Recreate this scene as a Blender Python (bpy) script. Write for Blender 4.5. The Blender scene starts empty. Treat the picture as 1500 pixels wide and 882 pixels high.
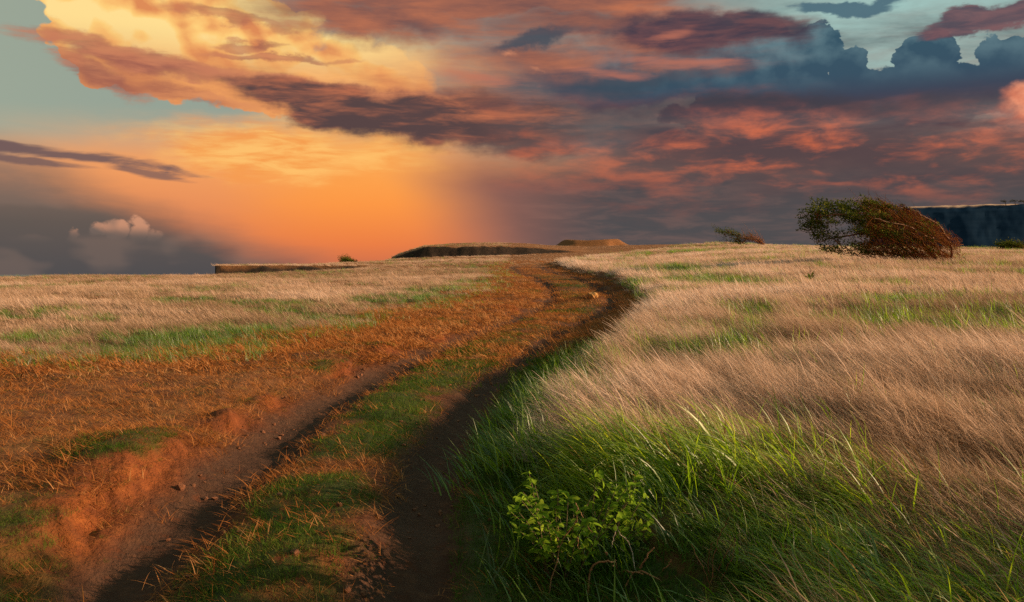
import bpy, math, random
import numpy as np
from mathutils import Vector, Matrix, Euler

random.seed(7)
RNG = np.random.default_rng(11)
SC = bpy.context.scene
COL = SC.collection


def lin(r, g, b):
    f = lambda c: (c / 255 / 12.92) if c / 255 <= 0.04045 else ((c / 255 + 0.055) / 1.055) ** 2.4
    return (f(r), f(g), f(b), 1.0)


# ------------------------------------------------------------------ camera
F = 1300.0                      # focal length in photograph pixels
ZC = 1.8                        # eye height
PITCH = math.atan(41 / F)       # looking slightly down
cam_data = bpy.data.cameras.new("camera")
cam_data.sensor_width = 36.0
cam_data.lens = F / 1500 * 36.0
cam_data.clip_start = 0.05
cam_data.clip_end = 60000
cam = bpy.data.objects.new("camera", cam_data)
COL.objects.link(cam)
cam.location = (0, 0, ZC)
cam.rotation_euler = (math.pi / 2 - PITCH, 0, 0)
SC.camera = cam
SC.render.resolution_x, SC.render.resolution_y = 1024, 602
SC.view_settings.view_transform = 'Standard'
SC.view_settings.look = 'None'
SC.view_settings.exposure = 0.97
SC.view_settings.gamma = 1.0
SC.cycles.use_denoising = False
SC.cycles.max_bounces = 5
SC.cycles.diffuse_bounces = 3
SC.cycles.transmission_bounces = 3
SC.cycles.transparent_max_bounces = 4

# ------------------------------------------------------------------ sun
SUN_AZ = math.radians(90.8)       # clockwise from +Y: from the right, a little ahead
SUN_EL = math.radians(16.5)
sun_data = bpy.data.lights.new("sun", 'SUN')
sun_data.energy = 5.0
sun_data.angle = math.radians(0.5)
sun_data.color = (1.0, 0.67, 0.41)
sun = bpy.data.objects.new("sun", sun_data)
COL.objects.link(sun)
sdir = Vector((math.sin(SUN_AZ) * math.cos(SUN_EL), math.cos(SUN_AZ) * math.cos(SUN_EL), math.sin(SUN_EL)))
sun.rotation_euler = sdir.to_track_quat('Z', 'Y').to_euler()

# ------------------------------------------------------------------ sky
world = bpy.data.worlds.new("World")
SC.world = world
world.use_nodes = True
world.cycles.sampling_method = 'MANUAL'
world.cycles.sample_map_resolution = 512


class Tree:
    """small helper that writes shader nodes like expressions"""
    def __init__(self, nt):
        self.nt = nt
        nt.nodes.clear()

    def node(self, kind, **kw):
        n = self.nt.nodes.new(kind)
        for k, v in kw.items():
            setattr(n, k, v)
        return n

    def put(self, sock, v):
        if isinstance(v, bpy.types.NodeSocket):
            self.nt.links.new(v, sock)
        elif v is not None:
            if hasattr(sock.default_value, '__len__') and len(sock.default_value) == 4 and len(v) == 3:
                v = (*v, 1)
            sock.default_value = v

    def math(self, op, a, b=None, c=None, clamp=False):
        n = self.node('ShaderNodeMath', operation=op, use_clamp=clamp)
        for i, v in enumerate((a, b, c)):
            self.put(n.inputs[i], v)
        return n.outputs[0]

    def add(self, a, b): return self.math('ADD', a, b)
    def sub(self, a, b): return self.math('SUBTRACT', a, b)
    def mul(self, a, b, clamp=False): return self.math('MULTIPLY', a, b, clamp=clamp)
    def mad(self, a, b, c, clamp=False): return self.math('MULTIPLY_ADD', a, b, c, clamp)

    def vmath(self, op, a, b=None, s=None):
        n = self.node('ShaderNodeVectorMath', operation=op)
        self.put(n.inputs[0], a)
        if b is not None:
            self.put(n.inputs[1], b)
        if s is not None:
            self.put(n.inputs['Scale'], s)
        return n.outputs['Value'] if op in ('LENGTH', 'DOT_PRODUCT') else n.outputs[0]

    def step(self, v, lo, hi, a=0.0, b=1.0):
        n = self.node('ShaderNodeMapRange', interpolation_type='SMOOTHSTEP')
        for i, x in enumerate((v, lo, hi, a, b)):
            self.put(n.inputs[i], x)
        return n.outputs[0]

    def noise(self, vec, scale, detail=5, rough=0.55, dist=0.0, col=False):
        n = self.node('ShaderNodeTexNoise', noise_dimensions='3D')
        self.put(n.inputs['Vector'], vec)
        n.inputs['Scale'].default_value = scale
        n.inputs['Detail'].default_value = detail
        n.inputs['Roughness'].default_value = rough
        n.inputs['Distortion'].default_value = dist
        return n.outputs['Color' if col else 'Fac']

    def mapping(self, vec, loc=(0, 0, 0), rot=(0, 0, 0), scale=(1, 1, 1), kind='POINT'):
        n = self.node('ShaderNodeMapping', vector_type=kind)
        self.put(n.inputs[0], vec)
        n.inputs[1].default_value = loc
        n.inputs[2].default_value = rot
        n.inputs[3].default_value = scale
        return n.outputs[0]

    def mix(self, fac, a, b, blend='MIX'):
        n = self.node('ShaderNodeMix', data_type='RGBA', blend_type=blend)
        self.put(n.inputs[0], fac)
        self.put(n.inputs[6], a)
        self.put(n.inputs[7], b)
        return n.outputs[2]

    def ramp(self, fac, stops):
        n = self.node('ShaderNodeValToRGB')
        el = n.color_ramp.elements
        while len(el) < len(stops):
            el.new(0.5)
        for e, (p, c) in zip(el, stops):
            e.position = p
            e.color = c if len(c) == 4 else (*c, 1)
        self.put(n.inputs[0], fac)
        return n.outputs[0]


def build_sky():
    T = Tree(world.node_tree)
    D = T.vmath('NORMALIZE', T.node('ShaderNodeTexCoord').outputs['Generated'])
    sep = T.node('ShaderNodeSeparateXYZ')
    T.put(sep.inputs[0], D)
    A = T.mul(T.math('ARCTAN2', sep.outputs[0], sep.outputs[1]), F)       # azimuth, 1300 units to the radian
    E = T.mul(T.math('ARCSINE', sep.outputs[2]), F)                       # elevation, same units
    P0 = (A, E)

    def sky_pt(px, py):
        u, v = (px - 750) / F, (441 - py) / F
        c, s = math.cos(PITCH), math.sin(PITCH)
        x, y, z = u, c + v * s, -s + v * c
        return math.atan2(x, y) * F, math.asin(z / math.sqrt(x * x + y * y + z * z)) * F

    def dirn(zs, off=(0, 0, 0)):
        return T.mapping(D, loc=off, scale=(1, 1, zs))

    # warps
    w1x = T.sub(T.noise(dirn(2.2, (3, 1, 7)), 5, 4, 0.55), 0.5)
    w1y = T.sub(T.noise(dirn(2.2, (9, 4, 2)), 5, 4, 0.55), 0.5)
    w2x = T.sub(T.noise(dirn(1.6, (8, 2, 5)), 22, 5, 0.6), 0.5)
    w2y = T.sub(T.noise(dirn(1.6, (1, 7, 3)), 22, 5, 0.6), 0.5)
    P = (T.mad(w1x, 120, T.mad(w2x, 70, A)), T.mad(w1y, 70, T.mad(w2y, 40, E)))
    PC = (T.mad(w2x, 50, A), T.mad(w2y, 46, E))
    PS = (T.mad(w1x, 140, A), T.mad(w1y, 30, E))         # smooth warp only

    streak = T.noise(dirn(5.5, (1, 4, 2)), 6.5, 8, 0.6, 0.3)
    streak2 = T.noise(dirn(6.0, (5, 9, 1)), 15, 6, 0.6, 0.4)
    puff = T.noise(dirn(1.5, (2, 6, 3)), 13, 8, 0.58)
    puffL = T.noise(dirn(1.5, (2.012, 6, 3.012)), 13, 8, 0.58)           # same field, stepped towards the light
    relief = T.sub(puff, puffL)
    soft_a = T.noise(dirn(2.0, (6, 3, 1)), 8, 3, 0.45, 0.2)
    soft_b = T.noise(dirn(2.0, (6.03, 3, 1.035)), 8, 3, 0.45, 0.2)
    soft = T.sub(soft_a, soft_b)

    def cells(off, scale):
        n = T.node('ShaderNodeTexVoronoi', voronoi_dimensions='3D', feature='F1')
        T.put(n.inputs['Vector'], dirn(1.25, off))
        n.inputs['Scale'].default_value = scale
        n.inputs['Detail'].default_value = 1.5
        n.inputs['Roughness'].default_value = 0.55
        return n.outputs['Distance']
    cell = cells((3, 5, 2), 15)
    heap = T.sub(cells((3.010, 5, 2.014), 15), cell)                      # billows lit from the upper right

    def blob(px, py, rx, ry, rot=0.0, soft=0.5, namp=0.9, noise=None, vec=None):
        cx, cy = sky_pt(px, py)
        x, y = vec or P
        ca, sa = math.cos(math.radians(rot)), math.sin(math.radians(rot))
        u = T.mad(x, ca / rx, T.mad(y, sa / rx, -(cx * ca + cy * sa) / rx))
        w = T.mad(x, -sa / ry, T.mad(y, ca / ry, (cx * sa - cy * ca) / ry))
        d = T.math('SQRT', T.mad(u, u, T.mul(w, w)))
        v = T.sub(1.0, d)
        if namp:
            v = T.mad(T.sub(noise or streak, 0.5), namp * 2, v)
        return T.step(v, 0.0, soft)

    def mx(*ms):
        m = ms[0]
        for k in ms[1:]:
            m = T.math('MAXIMUM', m, k)
        return m

    # clear sky: physical sky, dimmed, pushed toward the evening's green teal
    nish = T.node('ShaderNodeTexSky', sky_type='NISHITA')
    nish.sun_disc = False
    nish.sun_elevation = SUN_EL
    nish.sun_rotation = SUN_AZ
    nish.air_density, nish.dust_density, nish.ozone_density = 1.0, 1.2, 2.0
    base = T.mix(1.0, nish.outputs[0], (0.07, 0.07, 0.07, 1), 'MULTIPLY')
    teal = T.ramp(T.mad(A, 1 / 1600, 0.5, True), [(0.05, lin(160, 170, 150)), (0.5, lin(140, 156, 148)), (0.8, lin(166, 204, 196))])
    c = T.mix(0.9, base, teal)

    st = T.step(streak, 0.33, 0.66)
    st2 = T.step(streak2, 0.35, 0.65)
    stw = T.step(T.mad(streak2, 0.6, T.mul(soft_a, 0.4)), 0.25, 0.75)
    stm = T.mad(st, 0.6, T.mul(st2, 0.4))
    rl = T.mad(relief, 7.0, 0.5, True)

    # general evening deck all round the horizon, thinning upwards
    deck = T.step(T.mad(T.sub(streak, 0.5), 420, E), 430, 120)
    deck_c = T.mix(stm, lin(70, 62, 72), lin(150, 92, 78))
    right_side = T.step(A, -150, 260)
    behind = T.step(T.math('ABSOLUTE', A), 700, 1300)
    c = T.mix(T.mul(deck, T.math('MAXIMUM', right_side, behind)), c, deck_c)
    low = T.mul(T.step(E, 190, 120), T.step(T.math('ABSOLUTE', A), 1500, 800))
    c = T.mix(low, c, lin(186, 134, 106))
    # glow of the rain shaft
    g1 = blob(450, 305, 600, 150, 0, 0.55, 0.12, None, PS)
    c = T.mix(g1, c, T.ramp(T.mad(E, 1 / 220, 0, True), [(0.0, lin(176, 108, 84)), (0.3, lin(226, 134, 86)), (0.6, lin(240, 156, 96)), (1, lin(238, 172, 112))]))
    g2 = blob(530, 300, 250, 215, 0, 0.9, 0.1, None, PS)
    c = T.mix(g2, c, T.ramp(T.mad(E, 1 / 220, 0, True), [(0.0, lin(206, 106, 74)), (0.18, lin(236, 126, 68)), (0.45, lin(252, 152, 70)), (0.9, lin(254, 178, 88))]))

    # grey bank low on the left, its top sloping down into the glow
    bx0, by0 = sky_pt(200, 306)
    bv = T.add(T.sub(E, by0), T.mul(T.sub(A, bx0), 0.34))
    bv = T.mad(T.sub(soft_a, 0.5), 60, T.mad(T.sub(streak, 0.5), 46, bv))
    bankm = T.mul(T.step(bv, 46, -40), T.step(A, 60, -200))
    bank_c = T.ramp(T.mad(E, 1 / 190, 0, True), [(0.0, lin(74, 76, 79)), (0.35, lin(90, 86, 82)), (0.9, lin(142, 116, 100))])
    bank_c = T.mix(T.mul(T.step(soft, -0.05, 0.08), 0.35), bank_c, lin(134, 112, 100))
    c = T.mix(T.mul(bankm, 0.96), c, bank_c)

    # dark rain bank right of the shaft, its left edge slanting
    cx, cy = sky_pt(690, 330)
    edge = T.add(T.sub(T.add(A, T.mul(T.sub(E, cy), 0.55)), cx), T.mul(w1x, 40))
    rain = T.mul(T.step(edge, -100, 84), T.step(T.mad(w1y, 50, E), 190, 120))
    rain = T.mul(rain, T.step(A, 1500, 900))
    rain_c = T.mix(T.step(streak2, 0.4, 0.7), lin(80, 77, 79), lin(106, 88, 85))
    rain_c = T.mix(T.step(A, 150, -70), rain_c, lin(146, 98, 86))
    c = T.mix(rain, c, rain_c)

    # ---------------- far cumulus on the right, teal in shade
    puff2 = T.noise(dirn(1.2, (2, 1, 8)), 34, 5, 0.55)
    puff2L = T.noise(dirn(1.2, (2.006, 1, 8.006)), 34, 5, 0.55)
    pm = T.mad(puff, 0.35, T.mad(puff2, 0.3, T.mad(cell, -0.45, 0.38)))
    cum = mx(blob(1120, 130, 150, 112, -10, 0.03, 0.62, pm, PC), blob(1178, 92, 68, 74, -20, 0.03, 0.62, pm, PC), blob(1238, 124, 52, 58, -20, 0.03, 0.62, pm, PC),
             blob(1350, 104, 58, 64, 0, 0.03, 0.62, pm, PC), blob(1490, 110, 82, 76, 0, 0.03, 0.62, pm, PC),
             blob(1300, 146, 330, 50, 0, 0.06, 0.3, pm, PC), blob(960, 112, 260, 52, 0, 0.4, 0.4, puff))
    cum = T.mul(cum, T.step(E, 170, 245))
    cum_c = T.mix(T.mad(heap, 1.8, T.mad(soft, 2.2, T.mad(T.sub(puff2, puff2L), 1.6, T.mad(relief, 1.6, 0.5))), True), lin(56, 86, 102), lin(104, 134, 142))
    cum_c = T.mix(T.step(E, 330, 235), cum_c, lin(58, 80, 98))
    cum_c = T.mix(T.step(E, 270, 215), cum_c, lin(66, 60, 76))
    c = T.mix(cum, c, cum_c)

    mist = blob(740, 150, 260, 66, -3, 1.0, 0.3)
    c = T.mix(T.mul(mist, 0.9), c, T.mix(stm, lin(82, 72, 80), lin(146, 96, 84)))
    # ---------------- long dark canopy: shelf on the left, rust and plum ripples to the right
    can = mx(blob(1180, 228, 640, 104, -2, 1.0, 0.35), blob(700, 190, 300, 50, -5, 0.7, 0.5))
    rv = T.noise(T.mapping(D, loc=(4, 2, 9), rot=(0, math.radians(4), 0), scale=(1, 1, 3.3)), 19, 7, 0.58, 0.3)
    lit = T.step(T.mad(T.sub(streak, 0.5), 0.55, T.mad(T.sub(soft_a, 0.5), 0.45, rv)), 0.38, 0.78)
    lit = T.mul(lit, T.step(A, -150, 330, 0.45, 1.0))
    can_c = T.mix(lit, T.mix(T.step(A, -100, 250), lin(98, 75, 73), lin(84, 68, 71)), lin(218, 108, 70))
    can_c = T.mix(T.step(E, 120, 50), can_c, T.mix(T.mul(lit, 0.45), lin(80, 76, 80), lin(170, 96, 78)))
    c = T.mix(T.mul(can, 0.95), c, can_c)
    plum = blob(1100, 158, 520, 24, -1, 1.0, 0.45)
    c = T.mix(T.mul(plum, 0.8), c, lin(66, 62, 70))

    # ---------------- great lit cloud, upper left
    big = mx(blob(200, -10, 150, 90, 0, 0.05, 0.7, pm, PC), blob(290, 55, 235, 92, 0, 0.05, 0.7, pm, PC), blob(140, 66, 88, 60, 0, 0.05, 0.9, pm, PC), blob(300, 122, 230, 50, -12, 0.10, 0.8, pm, PC),
             blob(470, 108, 260, 92, -6, 0.25, 0.6, pm, PC), blob(140, 6, 60, 50, 0, 0.05, 0.6, pm, PC), T.mul(blob(600, 88, 210, 62, -3, 1.2, 0.5, streak, PS), 0.95))
    big_c = T.ramp(T.mad(heap, 1.7, T.mad(soft, 2.8, T.mad(relief, 1.2, T.mad(T.sub(puff, 0.5), 0.3, 0.55))), True),
                   [(0.0, lin(222, 140, 88)), (0.4, lin(248, 184, 108)), (0.75, lin(255, 208, 124)), (1, lin(255, 222, 146))])
    big_c = T.mix(T.step(E, 335, 245), big_c, T.mix(stw, lin(186, 112, 82), lin(246, 166, 98)))
    big_c = T.mix(T.step(A, -250, 0), big_c, T.mix(stw, lin(212, 130, 88), lin(246, 172, 102)))
    c = T.mix(big, c, big_c)
    # bright strip under the shelf
    under = blob(420, 215, 260, 48, -4, 0.7, 0.5)
    c = T.mix(T.mul(under, 0.85), c, T.mix(st2, lin(246, 156, 76), lin(255, 196, 110)))

    # mauve streaks over the lit cloud
    for (x, y, rx, ry, ro, k) in ((190, 82, 150, 22, -6, .85), (310, 108, 230, 18, -4, .6), (400, 78, 110, 8, 0, .7), (370, 58, 60, 10, 0, .7),
                                  (140, 112, 70, 22, -20, .75), (260, 135, 130, 12, -8, .5), (500, 135, 240, 14, -3, .6), (330, 18, 120, 10, -4, .6)):
        m = blob(x, y, rx, ry, ro, 0.6, 0.75, streak2)
        c = T.mix(T.mul(m, k), c, T.mix(st2, lin(150, 90, 80), lin(196, 122, 92)))

    # upper deck, mauve and orange
    deck2 = mx(blob(560, 26, 300, 44, -4, 0.8, 0.5), blob(790, 84, 200, 62, -4, 1.0, 0.45), blob(970, 66, 230, 58, -3, 0.9, 0.45), blob(860, 36, 320, 60, -2, 0.9, 0.45), blob(720, 0, 480, 44, 0, 0.6, 0.4))
    d2 = T.step(T.mad(T.sub(streak, 0.5), 0.9, T.mad(T.sub(streak2, 0.5), 0.35, 0.46)), 0.25, 0.8)
    c = T.mix(deck2, c, T.mix(d2, lin(108, 80, 80), lin(196, 118, 84)))
    bl = mx(blob(800, 60, 90, 14, 8, 0.6, 0.7), blob(900, 118, 190, 24, 2, 0.8, 0.5))
    c = T.mix(T.mul(bl, 0.8), c, lin(58, 74, 88))
    salm = mx(blob(755, 84, 34, 18, -12, 0.6, 1.0, pm, PC), blob(785, 100, 46, 15, -22, 0.8, 1.0, pm, PC))
    c = T.mix(T.mul(salm, 0.9), c, T.mix(rl, lin(168, 104, 86), lin(222, 146, 108)))
    lens = blob(1030, 55, 190, 32, -3, 0.5, 0.5)
    c = T.mix(T.mul(lens, 0.95), c, T.mix(T.mul(st2, 0.6), lin(66, 60, 74), lin(130, 84, 82)))
    for (x, y, rx, ry, ro) in ((970, 55, 42, 9, 12), (1010, 92, 110, 10, -3), (900, 108, 80, 10, -4), (690, 118, 90, 14, -6)):
        c = T.mix(T.mul(blob(x, y, rx, ry, ro, 1.0, 1.0, streak2, PS), 0.7), c, lin(190, 114, 92))

    # dark shelf, thinning out to the right into the canopy
    shelf = mx(blob(470, 152, 150, 34, -10, 0.45, 0.55), blob(600, 176, 200, 34, -7, 0.5, 0.55), T.mul(blob(800, 176, 260, 30, -7, 1.0, 0.5), 0.8))
    sh_l = T.step(T.mad(T.sub(soft_a, 0.5), 0.6, T.mad(T.sub(streak, 0.5), 0.5, streak2)), 0.42, 0.86)
    c = T.mix(shelf, c, T.mix(sh_l, lin(88, 69, 69), lin(190, 112, 80)))

    # small flat clouds in the clear patch
    c = T.mix(T.mul(blob(1245, 12, 85, 12, -2, 0.4, 0.6, streak2), 0.95), c, lin(78, 108, 122))
    c = T.mix(T.mul(blob(1450, 24, 95, 15, 8, 0.4, 0.6, streak2), 0.95), c, T.mix(st2, lin(84, 72, 84), lin(124, 88, 92)))
    c = T.mix(T.mul(blob(1505, 148, 100, 44, 6, 0.5, 0.8, pm, PC), 1.0), c, T.mix(rl, lin(202, 110, 84), lin(234, 148, 114)))
    # thin dark streaks on the left
    for (x, y, rx, ry, ro, k) in ((90, 226, 210, 9, -4, .95), (60, 236, 120, 7, -4, .85), (222, 250, 66, 8, -7, .8), (20, 218, 90, 8, -6, .8)):
        c = T.mix(T.mul(blob(x, y, rx, ry, ro, 0.6, 0.8, streak2, PS), k), c, lin(116, 92, 90))
    # little sunlit cumulus low on the left
    lc = T.mul(mx(blob(112, 340, 22, 12, 0, 0.3, 1.1, pm, PC), blob(140, 334, 22, 16, 0, 0.3, 1.1, pm, PC), blob(166, 336, 18, 19, 0, 0.3, 1.1, pm, PC), blob(200, 334, 22, 20, 0, 0.3, 1.1, pm, PC), blob(232, 342, 24, 14, 0, 0.4, 1.1, pm, PC), blob(60, 352, 40, 14, 0, 0.5, 0.9, pm, P0)), T.step(E, 36, 66))
    c = T.mix(T.mul(lc, 0.7), c, T.mix(T.mul(T.mad(heap, 4.0, 0.5, True), T.step(E, 44, 66)), lin(128, 108, 98), lin(224, 158, 122)))

    bg = T.node('ShaderNodeBackground')
    T.put(bg.inputs[0], c)
    bg.inputs[1].default_value = 0.511
    out = T.node('ShaderNodeOutputWorld')
    T.nt.links.new(bg.outputs[0], out.inputs[0])


build_sky()

# ------------------------------------------------------------------ terrain functions
def grid_noise(x, y, seed):
    """2-D gradient noise on numpy arrays, about -0.7..0.7"""
    r = np.random.default_rng(seed)
    ang = r.random((256, 256)) * 2 * np.pi
    gx, gy = np.cos(ang), np.sin(ang)
    xi, yi = np.floor(x).astype(int), np.floor(y).astype(int)
    xf, yf = x - xi, y - yi
    u, v = xf ** 3 * (xf * (xf * 6 - 15) + 10), yf ** 3 * (yf * (yf * 6 - 15) + 10)

    def g(i, j):
        a, b = (xi + i) & 255, (yi + j) & 255
        return gx[a, b] * (xf - i) + gy[a, b] * (yf - j)
    return (g(0, 0) * (1 - u) + g(1, 0) * u) * (1 - v) + (g(0, 1) * (1 - u) + g(1, 1) * u) * v


def fbm(x, y, scale, octaves, seed, gain=0.5):
    t, a, f = 0.0, 1.0, 1.0 / scale
    for k in range(octaves):
        t = t + a * grid_noise(x * f + 17.3 * k + seed, y * f + 5.1 * k, seed + k)
        a *= gain
        f *= 2.03
    return t


def sstep(lo, hi, x):
    t = np.clip((x - lo) / (hi - lo), 0, 1)
    return t * t * (3 - 2 * t)


# heights read off the photograph as picture row against distance, for a set of bearings
BEAR = [-600, 0, 300, 480, 560, 650, 750, 850, 950, 1050, 1200, 1500, 2100]
DIST = [4, 7, 10, 15, 22, 35, 60, 90, 140]
ROWS = [
    [990, 699, 599, 521, 471, 432, 409, 396, 390],
    [990, 695, 596, 519, 470, 431, 407, 396, 390],
    [990, 697, 598, 520, 470, 430, 404, 396, 390],
    [990, 699, 599, 521, 471, 430, 401, 389, 384],
    [990, 699, 599, 521, 471, 430, 399, 382, 376],
    [990, 699, 599, 521, 470, 428, 396, 377, 366],
    [990, 699, 599, 520, 469, 427, 394, 375.5, 362],
    [990, 699, 598, 518, 468, 428, 396, 376, 361],
    [988, 695, 593, 514, 463, 424, 392, 374, 357],
    [984, 688, 586, 507, 457, 417, 386, 370, 357],
    [978, 678, 577, 498, 450, 411, 380, 368, 364],
    [970, 668, 567, 489, 442, 408, 382, 370, 366],
    [962, 660, 560, 482, 440, 410, 386, 374, 370],
]


def row_height(py, y):
    return ZC + y * np.tan(np.arctan((441 - np.asarray(py, float)) / F) - PITCH)


def make_table():
    zt = np.array([row_height(r, np.array(DIST, float)) for r in ROWS])
    gu = np.linspace(-600, 2100, 271)
    gl = np.linspace(math.log(4), math.log(170), 160)
    a = np.array([np.interp(gu, BEAR, zt[:, j]) for j in range(len(DIST))]).T
    b = np.array([np.interp(gl, np.log(DIST), a[i]) for i in range(len(gu))])

    def blur(m, w):
        k = np.hanning(2 * w + 3)[1:-1]
        k /= k.sum()
        p = np.pad(m, ((w, w), (0, 0)), mode='edge')
        return sum(k[i] * p[i:i + m.shape[0]] for i in range(2 * w + 1))
    b = blur(b, 7)
    b = blur(b.T, 6).T
    return gu, gl, b


GU, GL, GT = make_table()


def bearing(X, Y):
    r = np.hypot(X, Y)
    ye = np.maximum(np.maximum(Y, r * 0.5), 4.0)
    return 750 + F * X / ye, ye


def base_height(X, Y):
    c, ye = bearing(X, Y)
    fu = np.clip((c - GU[0]) / (GU[1] - GU[0]), 0, len(GU) - 1.001)
    fl = np.clip((np.log(ye) - GL[0]) / (GL[1] - GL[0]), 0, len(GL) - 1.001)
    i, j = fu.astype(int), fl.astype(int)
    a, b = fu - i, fl - j
    return ((GT[i, j] * (1 - b) + GT[i, j + 1] * b) * (1 - a) + (GT[i + 1, j] * (1 - b) + GT[i + 1, j + 1] * b) * a)


def on_ground(px, py):
    """where the sight line of a photograph pixel meets the smooth terrain"""
    u, v = (px - 750) / F, (441 - py) / F
    c, s = math.cos(PITCH), math.sin(PITCH)
    d = np.array([u, c + v * s, -s + v * c])
    ys = np.exp(np.linspace(math.log(1.2), math.log(160), 3000))
    t = ys / d[1]
    z = ZC + t * d[2]
    below = np.nonzero(z < base_height(t * d[0], ys))[0]
    k = below[0] if len(below) else len(ys) - 1
    return (t[k] * d[0], ys[k])


def ground_line(pts):
    return np.array([on_ground(*p) for p in pts])


def line_distance(X, Y, pl):
    best = np.full(X.shape, 1e9)
    for (ax, ay), (bx, by) in zip(pl[:-1], pl[1:]):
        dx, dy = bx - ax, by - ay
        t = np.clip(((X - ax) * dx + (Y - ay) * dy) / (dx * dx + dy * dy + 1e-9), 0, 1)
        best = np.minimum(best, np.hypot(X - ax - t * dx, Y - ay - t * dy))
    return best


def inside(X, Y, poly):
    r = np.zeros(X.shape, bool)
    n = len(poly)
    for i in range(n):
        (ax, ay), (bx, by) = poly[i], poly[(i + 1) % n]
        cond = (ay > Y) != (by > Y)
        with np.errstate(divide='ignore', invalid='ignore'):
            xx = (bx - ax) * (Y - ay) / (by - ay + 1e-12) + ax
        r ^= cond & (X < xx)
    return r


def smooth_line(pl, n=3):
    for _ in range(n):
        q = [pl[0]]
        for a, b in zip(pl[:-1], pl[1:]):
            q += [a * 0.75 + b * 0.25, a * 0.25 + b * 0.75]
        q.append(pl[-1])
        pl = np.array(q)
    return pl


RUT_A = smooth_line(ground_line([(60, 1000), (175, 860), (270, 760), (345, 695), (410, 640), (475, 592), (545, 556), (615, 524), (690, 492), (755, 468), (800, 447),
                                 (812, 428), (792, 412), (757, 398), (748, 391), (775, 386)]), 2)
RUT_B = smooth_line(ground_line([(590, 1000), (605, 850), (615, 760), (632, 700), (657, 640), (692, 590), (742, 545), (795, 505), (845, 477), (886, 456), (900, 441),
                                 (888, 426), (855, 411), (815, 400), (786, 391), (790, 386)]), 2)
EDGE_R = smooth_line(ground_line([(1010, 990), (950, 930), (890, 880), (836, 840), (800, 795), (768, 745), (752, 700), (772, 650), (806, 603), (850, 556), (896, 514),
                                  (930, 484), (946, 455), (934, 432), (900, 414), (852, 401), (816, 392), (806, 386), (850, 382)]), 2)
EDGE_L = smooth_line(ground_line([(-300, 560), (0, 545), (130, 556), (280, 560), (400, 530), (500, 497), (600, 472), (690, 446), (738, 426), (752, 412), (738, 400),
                                  (728, 391), (745, 385)]), 2)
RIGHT_POLY = list(map(tuple, EDGE_R)) + [(30, 130), (160, 140), (160, -60), (2.2, -60), (1.2, 0.6)]
LEFT_POLY = list(map(tuple, EDGE_L)) + [(0, 130), (-160, 140), (-160, 9)]
TRACK_POLY = [tuple(p) for p in RUT_A] + [tuple(p) for p in RUT_B[::-1]]


def land_edge(X, Y):
    """distance of the cliff edge along each bearing"""
    c, ye = bearing(X, Y)
    e = np.interp(c, [-2500, -600, 0, 300, 312, 322, 480, 512, 565, 585, 620, 700, 815, 840, 930, 1050, 1150, 1300, 3000],
                  [60, 62, 63, 63, 66, 79, 82, 88, 92, 108, 116, 140, 146, 150, 150, 140, 118, 112, 112])
    return e + 1.6 * grid_noise(c / 38.0, c * 0 + 3.3, 91) + 0.8 * grid_noise(c / 9.0, c * 0 + 1.3, 92)


BANKS = [((205, 712), .75), ((80, 790), .8), ((345, 632), .5), ((415, 598), .42), ((500, 550), .6), ((575, 522), .55), ((655, 498), .7), ((740, 455), .9)]
BANKS = [(on_ground(*p), w * 0.82) for p, w in BANKS]


def bank_cut(X, Y):
    """where the outer side of the left rut is cut to a bare face"""
    m = np.zeros(X.shape)
    for (bx_, by_), w in BANKS:
        m = np.maximum(m, np.exp(-(((X - bx_) / w) ** 2 + ((Y - by_) / (1.25 * w)) ** 2) ** 1.5))
    return m


def bank_profile(X, Y, dA):
    cut = bank_cut(X, Y)
    n = fbm(X, Y, 0.9, 4, 57)
    steep = 0.20 * sstep(0.0, 0.26, dA - 0.46 - 0.16 * n - 0.10 * fbm(X, Y, 0.22, 3, 58)) + 0.03 * fbm(X, Y, 0.16, 3, 59) * (1 - sstep(0.7, 1.1, dA))
    gentle = 0.17 * sstep(0.2, 1.25, dA + 0.35 * n)
    return cut * steep + (1 - cut) * gentle


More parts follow.
